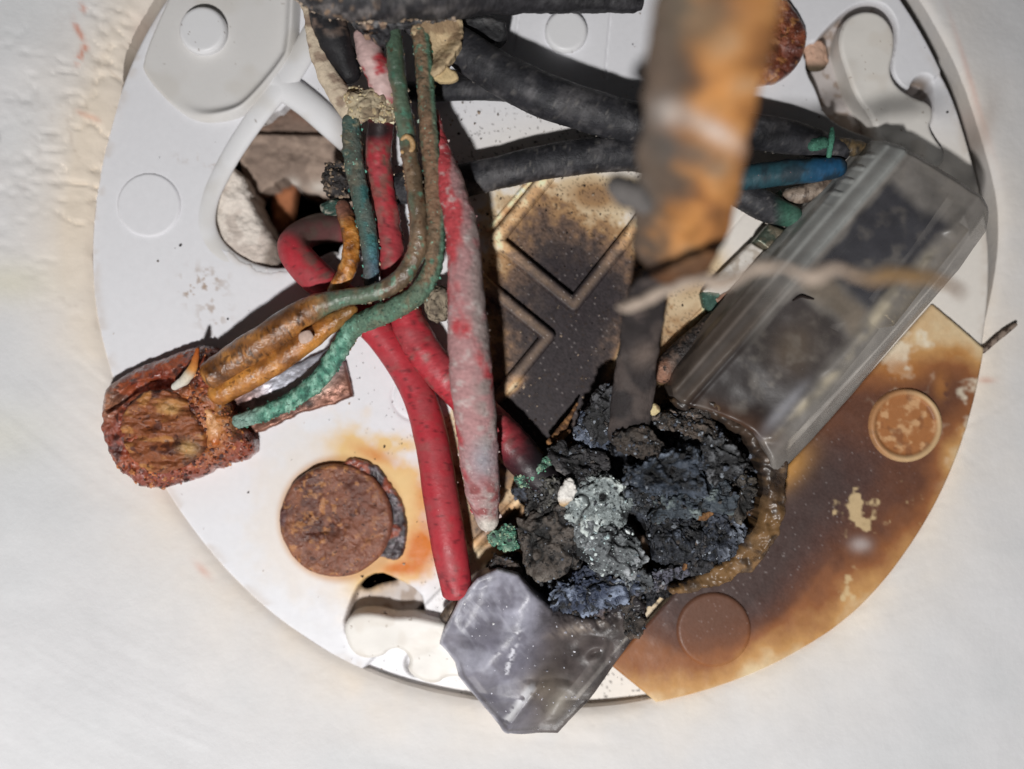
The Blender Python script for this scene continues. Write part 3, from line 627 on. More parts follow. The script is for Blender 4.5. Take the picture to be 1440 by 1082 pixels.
def pk(x, y, z, t, a):
    n = fb3(x, y, z, 26, 4, 221); c = flat((176, 134, 134), x)
    redp = ss(.48, .62, fb3(x, y*.45, z, 34, 4, 222)+.35*ss(14, -16, x-(640+(y-300)*.06)-6)*ss(640, 200, y)-.16+.2*gauss(x, y, 655, 490, 30, 50)); c = mixc(c, (190, 58, 66), redp*.85)
    c = mixc(c, (158, 144, 140), ss(.44, .62, n)*ss(-5, 22, x-(645+(y-300)*.06))*.9); c = mixc(c, (200, 190, 186), ss(.62, .74, fb3(x, y, z, 9, 4, 223))*.6)
    c = mixc(c, (146, 150, 158), gauss(x, y, 680, 648, 20, 26)*.8); c = mixc(c, (140, 70, 70), ss(660, 690, y)*ss(.45, .6, fb3(x, y, z, 10, 3, 224))*.8); return mixc(c, (208, 202, 192), ss(722, 738, y)*.9)
pw = tube('red_wire', [(612, 160, 70, 6), (618, 200, 82, 11), (634, 260, 100, 19), (650, 330, 112, 23), (656, 420, 118, 26), (660, 500, 116, 30), (666, 560, 108, 30), (672, 620, 96, 28), (679, 690, 78, 24), (686, 732, 66, 15)], pk, M['pink'], None, ring=36, step=2, disp=2.4, dsize=16, seed=6, grain=0.14)
tag(pw, 'thick faded red wire crusted pinkish white, standing over the others with a blunt lower end', 'wire', 'red insulated wires')
grit(pw, 520, .8, 2.8, [(214, 196, 190), (190, 150, 150), (150, 130, 120), (176, 80, 84)], M['grit'])

def copcol(x, y, z, t, a, s=0, g=.0):
    c = flat((128, 106, 84), x); c = mixc(c, (92, 78, 62), ss(.46, .66, fb3(x, y*.4, z, 14, 4, 231+s))*.8); gr = ss(.5, .66, fb3(x, y*.5, z, 24, 4, 233+s)+g)
    c = mixc(c, (92, 116, 98), gr*.85); return mixc(c, (96, 150, 128), ss(.66, .72, fb3(x, y, z, 8, 3, 235+s)+g*.3)*.7)
def cA(x, y, z, t, a):
    c = copcol(x, y, z, t, a, 0, .12*ss(160, 90, y)+.12*ss(560, 500, x)*ss(380, 410, y)-.1*ss(160, 200, y)*ss(400, 360, y)); c = mixc(c, (62, 86, 70), ss(150, 110, y)*.6)
    am = ss(468, 425, x); q = ramp(fb3(x*.7+y*.5, (y-x*.5)*1.6, z, 26, 5, 241), [(.25, (92, 56, 28)), (.5, (146, 94, 46)), (.72, (190, 130, 66))]); q = mixc(q, (60, 38, 22), ss(.03, .008, np.abs(fb3(x*.6+y*.4, (y-x*.4)*1.5, z, 34, 3, 245)-.5))*.9); return c*(1-am[..., None])+q*am[..., None]
ca = tube('copper_wire', [(551, 30, 92, 11), (556, 80, 92, 12), (564, 140, 92, 12), (574, 205, 94, 12), (584, 270, 96, 12), (589, 325, 96, 13), (583, 360, 94, 13), (562, 393, 92, 13), (530, 411, 88, 12), (485, 419, 80, 13), (440, 434, 76, 18), (402, 458, 74, 22), (357, 489, 68, 23), (298, 528, 56, 22)], cA, M['amber'], None, ring=26, step=2, disp=2.2, dsize=20, seed=8, cap=(.5, .5), grain=0.16)
tag(ca, 'bare copper wire with a hook bend, caked in amber rust where it enters the terminal', 'wire', 'bare corroded copper wires')
grit(ca, 620, .8, 3.0, [(190, 172, 150), (170, 150, 126), (90, 120, 100), (150, 120, 90), (110, 90, 70)], M['grit'], lambda x, y: x > 470)
def cA2(x, y, z, t, a):
    q = ramp(fb3(x, y, z, 24, 5, 243), [(.25, (96, 58, 26)), (.5, (156, 98, 44)), (.72, (200, 136, 64))]); return mixc(q, (116, 88, 52), ss(455, 480, x)*.7)
ca2 = tube('copper_wire', [(496, 436, 72, 8), (464, 456, 70, 14), (424, 484, 68, 17), (380, 514, 62, 18), (310, 552, 50, 18)], cA2, M['amber'], None, ring=24, step=2, disp=2.0, dsize=20, seed=9, grain=0.16)
tag(ca2, 'short amber glazed copper strand lying against the lower side of the hooked wire', 'wire', 'bare corroded copper wires')
chunk('paint_flake', (430, 474, 92), (10, 8, 2.5), .5, lambda x, y, z, f, k: flat((196, 170, 156), x), M['grit'], ca2, sub=3, disp=.3, size=6, seed=2)
def cB(x, y, z, t, a):
    c = copcol(x, y, z, t, a, 20, -.08+.1*ss(330, 400, y)+.2*ss(560, 500, x)); c = mixc(c, (88, 128, 108), ss(.35, .75, -np.cos(a))*ss(440, 380, y)*.9); c = mixc(c, (136, 100, 78), ss(.2, .8, np.sin(a))*ss(130, 190, y)*ss(330, 290, y)*.5)
    c = mixc(c, (92, 124, 104), ss(600, 560, x)*ss(405, 430, y)*.6); c = mixc(c, ramp(fb3(x, y, z, 9, 4, 253), [(.25, (44, 84, 74)), (.5, (84, 142, 122)), (.72, (150, 196, 176))]), ss(505, 478, x)*.92) if False else (lambda w, q: c*(1-w)+q*w)(ss(505, 478, x)[..., None]*.92, ramp(fb3(x, y, z, 9, 4, 253), [(.25, (44, 84, 74)), (.5, (84, 142, 122)), (.72, (150, 196, 176))])); c = mixc(c, (140, 160, 152), ss(372, 346, x)*.7); return mixc(c, (60, 96, 86), ss(7, 0, np.abs((x-610)-0))*ss(420, 300, y)*0)
cb = tube('copper_wire', [(586, 18, 92, 12), (594, 70, 94, 12), (599, 130, 96, 12), (604, 200, 97, 13), (611, 270, 98, 13), (613, 330, 98, 13), (609, 372, 97, 13), (592, 408, 94, 14), (560, 432, 88, 15), (525, 447, 80, 15), (498, 460, 70, 14), (476, 494, 58, 13), (448, 534, 48, 13), (412, 562, 44, 12), (372, 581, 44, 11), (336, 592, 44, 10)], cB, M['verdigris'], None, ring=28, step=1.6, disp=2.4, dsize=6, seed=10, grain=0.22)
tag(cb, 'green verdigris copper wire sweeping from the top round the bend to the terminal', 'wire', 'bare corroded copper wires')
grit(cb, 800, .8, 2.8, [(104, 170, 146), (80, 140, 118), (176, 196, 180), (150, 130, 100), (60, 96, 84)], M['verdigris'], lambda x, y: (x < 530) | (rng.random(x.shape) < .35))
def cS(x, y, z, t, a): return mixc(copcol(x, y, z, t, a, 40, -.12), (150, 110, 80), ss(130, 180, y)*.4)
cs = tube('copper_wire', [(566, 128, 84, 7), (570, 165, 86, 11), (577, 215, 88, 12), (580, 260, 86, 10)], cS, M['copper'], None, ring=20, step=2, disp=1.6, dsize=7, seed=12, grain=0.30)
tag(cs, 'brown copper stub wedged between the two long copper wires near the top', 'wire', 'bare corroded copper wires')
tube('copper_curl', [(566, 196, 102, 3), (572, 192, 104, 4), (579, 198, 104, 4), (580, 208, 103, 4), (573, 216, 102, 4), (566, 214, 102, 3)], lambda x, y, z, t, a: flat((186, 150, 104), x), M['copper'], cs, ring=12, step=1.5, disp=.6, dsize=5)
def cC(x, y, z, t, a):
    c = flat((92, 104, 98), x); c = mixc(c, (56, 112, 112), ss(.5, .62, fb3(x, y, z, 18, 4, 261)+.1*gauss(x, y, 510, 300, 20, 70))*.9); c = mixc(c, (190, 180, 150), ss(.58, .68, fb3(x, y, z, 8, 3, 262))*ss(270, 190, y)*.8); c = mixc(c, (84, 110, 130), ss(330, 380, y)*.7); return mixc(c, (96, 80, 60), ss(6, -6, x-(505+(y-250)*.12))*.5)
cc = tube('copper_wire', [(494, 172, 62, 13), (496, 215, 66, 14), (504, 262, 66, 13), (515, 315, 64, 13), (521, 355, 62, 12), (522, 396, 58, 11)], cC, M['verdigris'], None, ring=22, step=2, disp=2.2, dsize=8, seed=13, grain=0.2)
tag(cc, 'teal corroded copper wire left of the grimy red wire, beside the cable hole', 'wire', 'bare corroded copper wires')
grit(cc, 260, .8, 2.8, [(190, 180, 150), (110, 180, 160), (60, 110, 104)], M['grit'])
cd = tube('copper_wire', [(482, 292, 46, 11), (492, 322, 52, 12), (494, 352, 54, 13), (488, 380, 54, 13), (470, 408, 50, 11)], lambda x, y, z, t, a: mixc(ramp(fb3(x, y, z, 12, 4, 271), [(.25, (110, 64, 26)), (.5, (178, 112, 44)), (.75, (214, 160, 96))]), (120, 80, 66), ss(320, 296, y)), M['amber'], None, ring=20, step=2, disp=2.6, dsize=8, seed=14, grain=0.30)
tag(cd, 'short rusty orange wire end above the bend of the clean red wire', 'wire', 'bare corroded copper wires')
chunk('verdigris_knob', (468, 292, 44), (16, 11, 9), .2, lambda x, y, z, f, k: mixc(flat((50, 74, 66), x), (150, 146, 134), ss(.0, .14, f)), M['verdigris'], cd, sub=4, disp=.3, size=9, seed=4)

# ------------------------------------------------------------------ black cables and the torn sheath at the top
def blk(x, y, z, t, a, s=0, d=.5):
    c = flat((44, 44, 48), x); c = mixc(c, (92, 90, 92), ss(.48, .7, fb3(x, y, z, 22, 4, 301+s))*d); return mixc(c, (120, 116, 112), ss(.7, .8, fb3(x, y, z, 5, 3, 303+s))*d*.7)
BC = 'black rubber covered cables'
k1 = tube('black_cable', [(585, 30, 56, 22), (640, 62, 62, 27), (690, 96, 64, 29), (750, 128, 64, 31), (815, 152, 62, 30), (890, 172, 58, 29), (980, 181, 52, 27), (1065, 186, 48, 25), (1130, 198, 44, 22), (1178, 212, 40, 17)], lambda x, y, z, t, a: blk(x, y, z, t, a, 0, .6), M['rubber'], None, ring=30, disp=1.6, dsize=24, seed=15, grain=0.18)
tag(k1, 'thick black cable running right from the torn sheath under the flaking strip, upper of two', 'cable', BC)
chunk('verdigris_bead', (1150, 203, 58), (15, 9, 8), .2, lambda x, y, z, f, k: mixc(flat((76, 128, 108), x), (48, 84, 74), ss(0, .2, f)), M['verdigris'], k1, sub=4, disp=.25, size=10, seed=6)
tube('verdigris_spur', [(1170, 182, 60, 3), (1169, 200, 60, 4.5), (1165, 224, 58, 3.5)], lambda x, y, z, t, a: flat((80, 138, 116), x), M['verdigris'], k1, ring=12, step=2, disp=1.6, dsize=6)
tube('conductor', [(1180, 206, 44, 12), (1200, 208, 40, 12), (1216, 210, 34, 9)], lambda x, y, z, t, a: mixc(flat((110, 92, 66), x), (60, 54, 46), ss(.4, .6, fb2(x, y, 6, 3, 2))), M['copper'], k1, ring=14, step=2, disp=2, dsize=6)
k2 = tube('black_cable', [(560, 132, 26, 15), (612, 128, 28, 15), (670, 126, 30, 15), (730, 130, 28, 14)], lambda x, y, z, t, a: blk(x, y, z, t, a, 5, .4), M['rubber'], None, ring=22, disp=1.2, dsize=16, seed=16, grain=0.30)
tag(k2, 'thin black cable tucked in beneath the thick upper cable', 'cable', BC)
k3 = tube('black_cable', [(500, 262, 14, 20), (560, 266, 20, 22), (640, 256, 28, 23), (705, 242, 32, 23), (765, 229, 34, 24), (830, 219, 34, 25), (900, 218, 34, 24), (970, 236, 34, 23), (1030, 264, 36, 22), (1075, 290, 36, 21), (1112, 304, 34, 16)], lambda x, y, z, t, a: mixc(blk(x, y, z, t, a, 9, .75), (60, 110, 90), ss(1085, 1110, x)*.7), M['rubber'], None, ring=30, disp=1.4, dsize=20, seed=17, grain=0.2)
tag(k3, 'dusty black cable curving below the upper one across the white plastic, lower of two', 'cable', BC)
grit(k3, 700, .6, 1.7, [(150, 142, 134), (100, 94, 90), (190, 180, 170)], M['grit'])
grit(k1, 350, .6, 1.6, [(130, 124, 118), (90, 86, 84)], M['grit'])
def blu(x, y, z, t, a): return mixc(mixc(flat((32, 78, 112), x), (44, 76, 84), ss(1165, 1100, x)*.95), (38, 50, 58), ss(.46, .64, fb3(x, y, z, 14, 4, 311))*.8)
bw = tube('blue_wire', [(985, 262, 46, 17), (1040, 252, 52, 18), (1095, 244, 54, 18), (1140, 240, 54, 17), (1176, 236, 50, 15)], blu, M['red'], None, ring=22, disp=1.4, dsize=12, seed=18, grain=0.12)
tag(bw, 'short blue wire between two black cables beside the clear cover', 'wire')
tube('conductor', [(1112, 276, 30, 12), (1140, 270, 32, 13), (1164, 258, 32, 11)], lambda x, y, z, t, a: mixc(flat((150, 134, 120), x), (90, 76, 66), ss(.45, .6, fb2(x, y, 9, 3, 6))), M['copper'], k3, ring=16, step=2, disp=2, dsize=8)

sh = thing('cable_sheath', 'torn black outer cable sheath with a ragged pale lining across the top', 'cable sheath', (560, 30, 60))
def shc(x, y, z, t, a):
    c = flat((46, 45, 48), x); c = mixc(c, (128, 122, 120), ss(.46, .66, fb3(x, y, z, 20, 4, 321))*.6*ss(760, 500, x)); return mixc(c, (150, 124, 100), ss(.6, .7, fb3(x, y, z, 9, 4, 322))*ss(560, 480, x)*.8)
so = tube('outer_sheath', [(428, -34, 118, 36), (480, -12, 122, 38), (545, -14, 124, 42), (620, -24, 122, 50), (690, -22, 110, 40), (780, -12, 96, 30), (850, -4, 88, 22), (903, 4, 84, 11)], shc, M['rubber'], sh, ring=40, step=2, disp=5, dsize=22, seed=19, octv=5, grain=0.35, cap=(.3, .2))
grit(so, 520, 1, 3.4, [(150, 130, 110), (90, 86, 84), (190, 170, 150)], M['grit'], lambda x, y: x < 640)
tube('inner_sheath', [(452, -10, 84, 24), (462, 30, 80, 24), (474, 64, 72, 22), (490, 100, 58, 18)], lambda x, y, z, t, a: mixc(flat((30, 29, 32), x), (130, 110, 98), ss(.52, .64, fb3(x, y, z, 12, 4, 331))*ss(70, 20, y)*.8), M['rubber'], sh, ring=24, disp=3, dsize=14, seed=20)
tube('sheath_lining', [(428, -20, 70, 8), (437, 30, 74, 9), (448, 76, 72, 12), (470, 122, 66, 16), (498, 164, 60, 15)], lambda x, y, z, t, a: mixc(flat((206, 190, 168), x), (140, 118, 104), ss(.5, .66, fb3(x, y, z, 16, 4, 341))*.8), M['cavity'], sh, ring=22, disp=3, dsize=14, seed=21, flatk=.6)
relief('sheath_flap', rough_sd(sd_poly(smooth_poly([(572, 16), (650, 20), (654, 60), (634, 92), (614, 116), (606, 112), (584, 60)], 1)), 3, 12, 3), (550, 8, 662, 128), 1.8, 86, lambda x, y: 10+(fb2(x, y, 20, 4, 343)-.5)*14+8*np.sin((x+y)/14), lambda x, y: mixc(flat((196, 174, 140), x), (140, 116, 92), ss(.48, .62, fb2(x, y, 14, 4, 344))*.8), M['cavity'], sh, thick=4, bevel=2)
relief('sheath_shred', rough_sd(sd_poly(smooth_poly([(606, 92), (625, 90), (648, 108), (640, 116), (612, 118)], 1)), 2, 8, 5), (598, 84, 656, 126), 1.8, 94, 4, (206, 182, 140), M['cavity'], sh, thick=6, bevel=2)
relief('torn_rubber', rough_sd(sd_poly(smooth_poly([(630, 30), (712, 28), (712, 56), (690, 66), (655, 68), (634, 54)], 1)), 2, 10, 6), (620, 20, 722, 78), 1.9, 50, lambda x, y: 14+(fb2(x, y, 26, 4, 345)-.5)*10, lambda x, y: mixc(flat((40, 40, 42), x), (90, 88, 88), ss(.5, .7, fb2(x, y, 16, 4, 346))*.5), M['rubber'], sh, thick=20, bevel=4)
relief('ragged_edge', rough_sd(sd_poly(smooth_poly([(470, 20), (500, 36), (520, 58), (545, 66), (552, 40), (585, 36), (640, 24), (640, 6), (470, 0)], 1)), 5, 9, 7), (460, -6, 650, 80), 1.7, 100, lambda x, y: 8+(fb2(x, y, 14, 5, 347)-.5)*22, lambda x, y: mixc(mixc(flat((52, 51, 54), x), (160, 132, 110), ss(.52, .62, fb2(x, y, 10, 4, 348))*ss(570, 520, x)), (120, 120, 122), ss(.55, .7, fb2(x, y, 18, 4, 349))*.6), M['rubber'], sh, thick=5, bevel=3)
def moc(x, y, z, f, k): return mixc(mixc(flat((186, 172, 146), x), (140, 124, 104), ss(.0, .15, f)), (80, 70, 60), np.clip(k*.8, 0, 1))
mo = thing('mortar_clump', 'crumbly pale mortar clump stuck between the torn sheath and the copper wires', 'mortar', (515, 150, 40))
for c_, r_, ro, sd_ in (((516, 148, 66), (30, 20, 16), .2, 1), ((498, 140, 60), (18, 16, 12), -.3, 2), ((540, 158, 62), (18, 14, 12), .4, 3)):
    q = chunk('mortar_lump', c_, r_, ro, moc, M['cavity'], mo, sub=5, disp=.45, size=14, seed=sd_); grit(q, 60, 1, 3.4, [(206, 190, 150), (170, 150, 120), (220, 210, 180)], M['grit'])
q = chunk('mortar_clump', (616, 428, 34), (18, 24, 16), .1, lambda x, y, z, f, k: mixc(mixc(flat((150, 138, 120), x), (100, 90, 80), ss(.02, .2, f)), (60, 54, 48), k), M['cavity'], None, sub=5, disp=.5, size=12, seed=9)
tag(q, 'grey dusty mortar crumb stuck between the two red wires below the copper bend', 'mortar')
q = chunk('soot_clump', (476, 256, 30), (20, 26, 18), .1, lambda x, y, z, f, k: mixc(flat((44, 40, 40), x), (130, 112, 96), ss(.04, .16, f)), M['char'], None, sub=5, disp=.5, size=12, seed=19)
tag(q, 'dark sooty clump on the right edge of the cable hole', 'soot'); grit(q, 70, 1, 3, [(150, 130, 110), (60, 54, 50)], M['grit'])

# ------------------------------------------------------------------ terminal strip under the clear cover
ts = thing('terminal_strip', 'row of corroded metal clips on a white carrier beside the clear cover', 'terminal strip', (1040, 400, -16))
def boxr(name, pts, z, h, col, mat, bev=3, th=30, seed=0, par=ts):
    P = np.array(pts, float); bx = (P[:, 0].min()-4, P[:, 1].min()-4, P[:, 0].max()+4, P[:, 1].max()+4)
    c0, c1 = col
    return relief(name, sd_poly(pts), bx, 1.6, z, lambda x, y: h+(fb2(x, y, 14, 3, 401+seed)-.5)*3, lambda x, y: mixc(flat(c0, x), c1, ss(.45, .65, fb2(x, y, 10, 4, 402+seed))*.8), M[mat], par, thick=th, bevel=bev)
boxr('carrier', [(1052, 344), (1092, 366), (1080, 398), (1040, 428), (985, 412), (1010, 385)], 4, 20, ((214, 208, 200), (180, 168, 154)), 'plastic', 4, 24, 1)
boxr('metal_clip', [(1055, 342), (1076, 318), (1104, 330), (1080, 360)], 10, 26, ((112, 104, 88), (74, 90, 80)), 'metal', 5, 30, 2)['label'] = 'grey brown clip edged with green'
boxr('metal_clip', [(984, 412), (1010, 408), (1018, 432), (1000, 444), (988, 432)], 8, 16, ((62, 92, 82), (96, 130, 116)), 'verdigris', 5, 24, 3)['label'] = 'green corroded clip'
chunk('copper_tip', (1020, 418, 22), (14, 7, 6), .6, lambda x, y, z, f, k: mixc(flat((150, 110, 90), x), (210, 180, 160), ss(.05, .2, f)), M['copper'], ts, sub=4, disp=.3, size=9, seed=31)
tube('sooty_rod', [(932, 522, 28, 17), (958, 496, 30, 17), (985, 470, 28, 15), (1010, 446, 24, 13)], lambda x, y, z, t, a: mixc(mixc(flat((44, 38, 36), x), (150, 110, 90), ss(950, 935, x)*ss(500, 515, y)), (120, 100, 88), ss(.6, .7, fb3(x, y, z, 9, 3, 411))*.6), M['char'], ts, ring=22, disp=2, dsize=12, seed=32)
boxr('metal_clip', [(1092, 268), (1116, 300), (1108, 318), (1086, 318), (1098, 300)], 10, 18, ((60, 84, 72), (40, 46, 44)), 'metal', 5, 20, 5)
# dark brass parts seen through the cover
def inr(name, pts, z, h, col, mat='metal', th=20, seed=0): return boxr(name, pts, z, h, col, mat, 5, th, seed+20)
inr('brass_bar', [(1268, 250), (1318, 280), (1262, 360), (1180, 455), (1128, 420), (1196, 330)], 10, 44, ((40, 40, 46), (58, 58, 64)), 'rubber', 30, 1)
inr('brass_bar', [(1110, 440), (1168, 470), (1112, 560), (1050, 620), (1000, 570), (1060, 500)], 10, 44, ((50, 46, 46), (70, 62, 58)), 'rubber', 30, 2)
inr('brass_bar', [(1326, 316), (1344, 330), (1240, 462), (1222, 446)], 20, 46, ((190, 170, 130), (120, 104, 84)), 'metal', 10, 3)['label'] = 'pale bright bar'
inr('brass_bar', [(1205, 452), (1222, 466), (1110, 606), (1094, 592)], 20, 44, ((150, 146, 150), (96, 92, 96)), 'metal', 10, 4)

# ------------------------------------------------------------------ clear covers
CV = 'smoky clear plastic covers'
uc = thing('terminal_cover', 'long smoky clear plastic terminal cover at the right, sooty and melted at its lower end', 'plastic cover', (1180, 420, 0), CV)
TOPC = smooth_poly([(1222, 198), (1234, 194), (1258, 207), (1372, 276), (1384, 300), (1391, 334), (1240, 508), (1108, 654), (1084, 668), (1068, 628), (1046, 600), (1000, 580), (958, 570), (940, 552), (950, 518), (985, 462), (1100, 330)], 1)
tsd = sd_poly(TOPC)
def crossw(x, y): return (x-1229)*.755+(y-194)*.655     # across the cover from its upper left side
def uc_h(x, y):
    n = crossw(x, y); e = -tsd(x, y)
    h = np.where(n < 40, 50+ss(0, 5, n)*14+ss(5, 20, n)*16+ss(20, 40, n)*10, 88.)
    h = h-3*np.exp(-((n-46)/4)**2)-2*np.exp(-((n-21)/3)**2)
    h = h+5*np.exp(-((n-158)/8)**2)*ss(.35, .6, fb2(x, y, 50, 2, 425))-26*ss(176, 214, n)
    mel = gauss(x, y, 1010, 575, 80, 60); h = h+mel*(fb2(x, y, 56, 2, 421)-.5)*12-mel*12
    h = h-14*ss(14, 0, e)*ss(560, 500, y)
    al = (x-1229)*-.655+(y-194)*.755
    rb = ss(.55, .8, np.sin(al*.27))*ss(2, 5, n)*ss(16, 12, n)*ss(125, 110, al)*ss(18, 24, al); h = h+4*rb
    return h+(fb2(x, y, 70, 3, 422)-.5)*6-52
def uc_c(x, y):
    n = crossw(x, y); al = (x-1229)*-.655+(y-194)*.755+(fb2(x, y, 60, 3, 430)-.5)*26; nn = n+(fb2(x, y, 40, 3, 431)-.5)*12
    nz = fb2(x, y, 60, 4, 426); n2 = fb2(x, y, 24, 4, 427); c = flat((136, 131, 126), x)
    core = ss(48, 58, nn)*ss(160, 142, nn)
    c = mixc(c, (64, 64, 70), core*ss(34, 52, al)*ss(220, 190, al)*.95)
    c = mixc(c, (132, 116, 96), core*ss(196, 216, al)*ss(250, 230, al)*.6)
    c = mixc(c, (66, 60, 60), core*ss(236, 256, al)*.92); c = mixc(c, (124, 104, 82), gauss(x, y, 1100, 498, 40, 30, -.8)*.7*(.5+nz))
    c = mixc(c, (52, 46, 45), ss(280, 370, al)*ss(180, 140, nn)*.95); c = mixc(c, (30, 27, 27), gauss(x, y, 975, 575, 60, 36, .3)*(.4+n2)*1.2)
    c = mixc(c, (160, 164, 162), ss(47, 41, n)*ss(300, 150, al)*.8); c = mixc(c, (96, 86, 78), ss(46, 38, n)*ss(200, 330, al)*.85); c = mixc(c, (104, 100, 98), np.exp(-((n-27)/5)**2)*.45)
    st = np.exp(-((n-160-5*np.sin(y/37.))/8)**2)*ss(.25, .75, fb2(x, y, 34, 3, 428)); c = mixc(c, (200, 188, 164), st*.9*ss(60, 120, al)); c = mixc(c, (178, 178, 184), np.exp(-((n-148)/9)**2)*ss(300, 380, al)*.6)  # pale streaks: highlight along the inner edge painted into the colour
    c = mixc(c, (146, 138, 128), ss(.5, .85, n2)*core*.35)
    return mixc(c, (84, 60, 46), gauss(x, y, 1030, 594, 60, 20, .45)*.9)
def uc_a(x, y):
    n = crossw(x, y); al = (x-1229)*-.655+(y-194)*.755
    a = .80-.2*ss(166, 184, n)*ss(330, 250, al)-.14*ss(40, 10, al)+.2*ss(280, 370, al)*ss(190, 150, n)
    return np.clip(a+(fb2(x, y, 50, 3, 429)-.5)*.2, 0, .97)
relief('cover_shell', tsd, (930, 186, 1400, 680), 1.8, 60, uc_h, uc_c, M['smoky'], uc, thick=54, bevel=6, af=uc_a)
def lip_c(x, y):
    c = mixc(flat((72, 58, 48), x), (132, 100, 64), ss(670, 740, y)); c = mixc(c, (44, 38, 36), ss(.48, .64, fb2(x, y, 18, 4, 451))*.75); return mixc(c, (140, 112, 82), ss(.5, .75, fb2(x, y, 14, 3, 452))*.4)
relief('melted_lip', rough_sd(sd_line([(952, 566), (1000, 574), (1050, 598), (1080, 642), (1082, 692), (1072, 738), (1044, 788), (990, 814), (945, 828)], [11, 15, 18, 19, 16, 17, 17, 11, 5]), 5, 16, 53, 4), (925, 535, 1110, 850), 1.6, 40,
       lambda x, y: 38-16*ss(720, 820, y)+(fb2(x, y, 26, 4, 453)-.5)*22+(fb2(x, y, 8, 2, 454)-.5)*2.5, lip_c, M['smoky'], uc, thick=36, bevel=12, af=lambda x, y: np.clip(.8+.2*ss(.4, .7, fb2(x, y, 22, 3, 455)), 0, .97))
tube('singed_hair', [(1115, 423, 98, 1), (1126, 417, 100, 2), (1136, 419, 99, 1.8), (1144, 421, 98, 1)], lambda x, y, z, t, a: flat((40, 32, 30), x), M['fibre'], uc, ring=8, step=1.5)
lc = thing('terminal_cover', 'broken frosted lilac grey plastic cover at the bottom, split open by the burn', 'plastic cover', (770, 930, 0), CV)
LOWC = [(617, 908), (622, 890), (648, 838), (672, 808), (700, 795), (728, 800), (748, 822), (772, 846), (810, 868), (850, 872), (872, 842), (892, 836), (908, 850), (906, 880), (880, 916), (830, 975), (784, 1027), (712, 1030), (680, 993), (645, 948), (640, 930)]
lsd = sd_poly(LOWC)
def lc_h(x, y):
    h = 74-24*ss(0, 60, (640-x)+.6*(y-900)+20)
    r1 = (x-716)*.80+(y-880)*.60                       # ridge from the upper left down to the lower right
    h = h-30*ss(0, 60, np.abs(r1+8*np.sin(y/30.)))*ss(1000, 900, y)
    h = h-18*ss(720, 830, x+.2*(y-900))*ss(1000, 900, y)-.16*(y-900)
    h = h+8*np.exp(-(((x-735)*.8+(y-985)*.55)/6)**2)*ss(930, 960, y)-10*ss(960, 1010, y)
    h = h-10*gauss(x, y, 782, 985, 16, 26, .6)+8*gauss(x, y, 838, 915, 26, 14, -.4)-9*gauss(x, y, 836, 918, 9, 5, -.4)
    h = h+(fb2(x, y, 70, 2, 431)-.5)*14+ss(905, 850, y)*ss(735, 790, x)*(fb2(x, y, 16, 4, 432)-.5)*22
    h = h+6*np.abs(fb2(x*.5, y, 26, 2, 439)-.5)
    return h-30
def lc_c(x, y):
    n1 = fb2(x, y, 40, 4, 433); n2 = fb2((x*.6+y*.8)*.25, (x*.8-y*.6), 7, 3, 435)
    c = flat((122, 120, 132), x); c = mixc(c, (172, 172, 186), ss(.42, .62, n1)*ss(790, 700, x+.3*(y-870))*.75); c = mixc(c, (184, 184, 196), ss(.5, .8, n2)*ss(780, 690, x)*ss(960, 860, y)*.5)
    c = mixc(c, (96, 86, 82), ss(730, 790, x+.15*(y-900))*.9); c = mixc(c, (56, 50, 50), ss(.42, .62, fb2(x, y, 34, 4, 434))*ss(750, 830, x)*.85); c = mixc(c, (84, 82, 94), ss(930, 990, y)*ss(760, 690, x)*.7)
    c = mixc(c, (44, 42, 46), ss(885, 855, y)*ss(745, 790, x)*.9); c = mixc(c, (150, 136, 118), gauss(x, y, 760, 960, 26, 20)*.6); c = mixc(c, (176, 168, 156), gauss(x, y, 784, 985, 13, 22, .6)*.8)
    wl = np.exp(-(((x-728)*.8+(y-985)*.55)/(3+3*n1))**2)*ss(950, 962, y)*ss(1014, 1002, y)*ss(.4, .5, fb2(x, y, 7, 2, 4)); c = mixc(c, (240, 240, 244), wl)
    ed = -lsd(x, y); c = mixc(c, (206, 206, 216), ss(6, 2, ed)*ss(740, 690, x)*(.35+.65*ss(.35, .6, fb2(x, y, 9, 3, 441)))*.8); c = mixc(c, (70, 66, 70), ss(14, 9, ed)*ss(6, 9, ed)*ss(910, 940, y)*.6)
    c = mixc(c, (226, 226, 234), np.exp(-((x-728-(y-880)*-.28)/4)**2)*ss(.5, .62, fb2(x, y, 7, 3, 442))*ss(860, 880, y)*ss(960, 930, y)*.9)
    return mixc(c, (180, 166, 154), gauss(x, y, 815, 884, 36, 7, -.15)*.8*ss(.3, .6, n2))
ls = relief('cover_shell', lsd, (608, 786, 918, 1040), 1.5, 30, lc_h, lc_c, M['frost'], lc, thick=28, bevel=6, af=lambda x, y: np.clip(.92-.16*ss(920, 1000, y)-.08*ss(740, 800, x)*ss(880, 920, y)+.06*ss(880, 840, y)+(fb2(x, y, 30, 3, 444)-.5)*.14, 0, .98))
relief('dark_insert', sd_poly([(720, 850), (800, 880), (850, 900), (800, 965), (765, 1000), (740, 960), (700, 930)]), (690, 840, 860, 1010), 2, 8, lambda x, y: 18+(fb2(x, y, 22, 3, 436)-.5)*12, lambda x, y: mixc(flat((74, 64, 60), x), (150, 136, 122), ss(.5, .65, fb2(x, y, 24, 3, 437))), M['char'], lc, thick=20, bevel=5)
grit(ls, 90, .5, 1.5, [(230, 230, 238), (200, 200, 210), (170, 168, 176)], M['grit'])
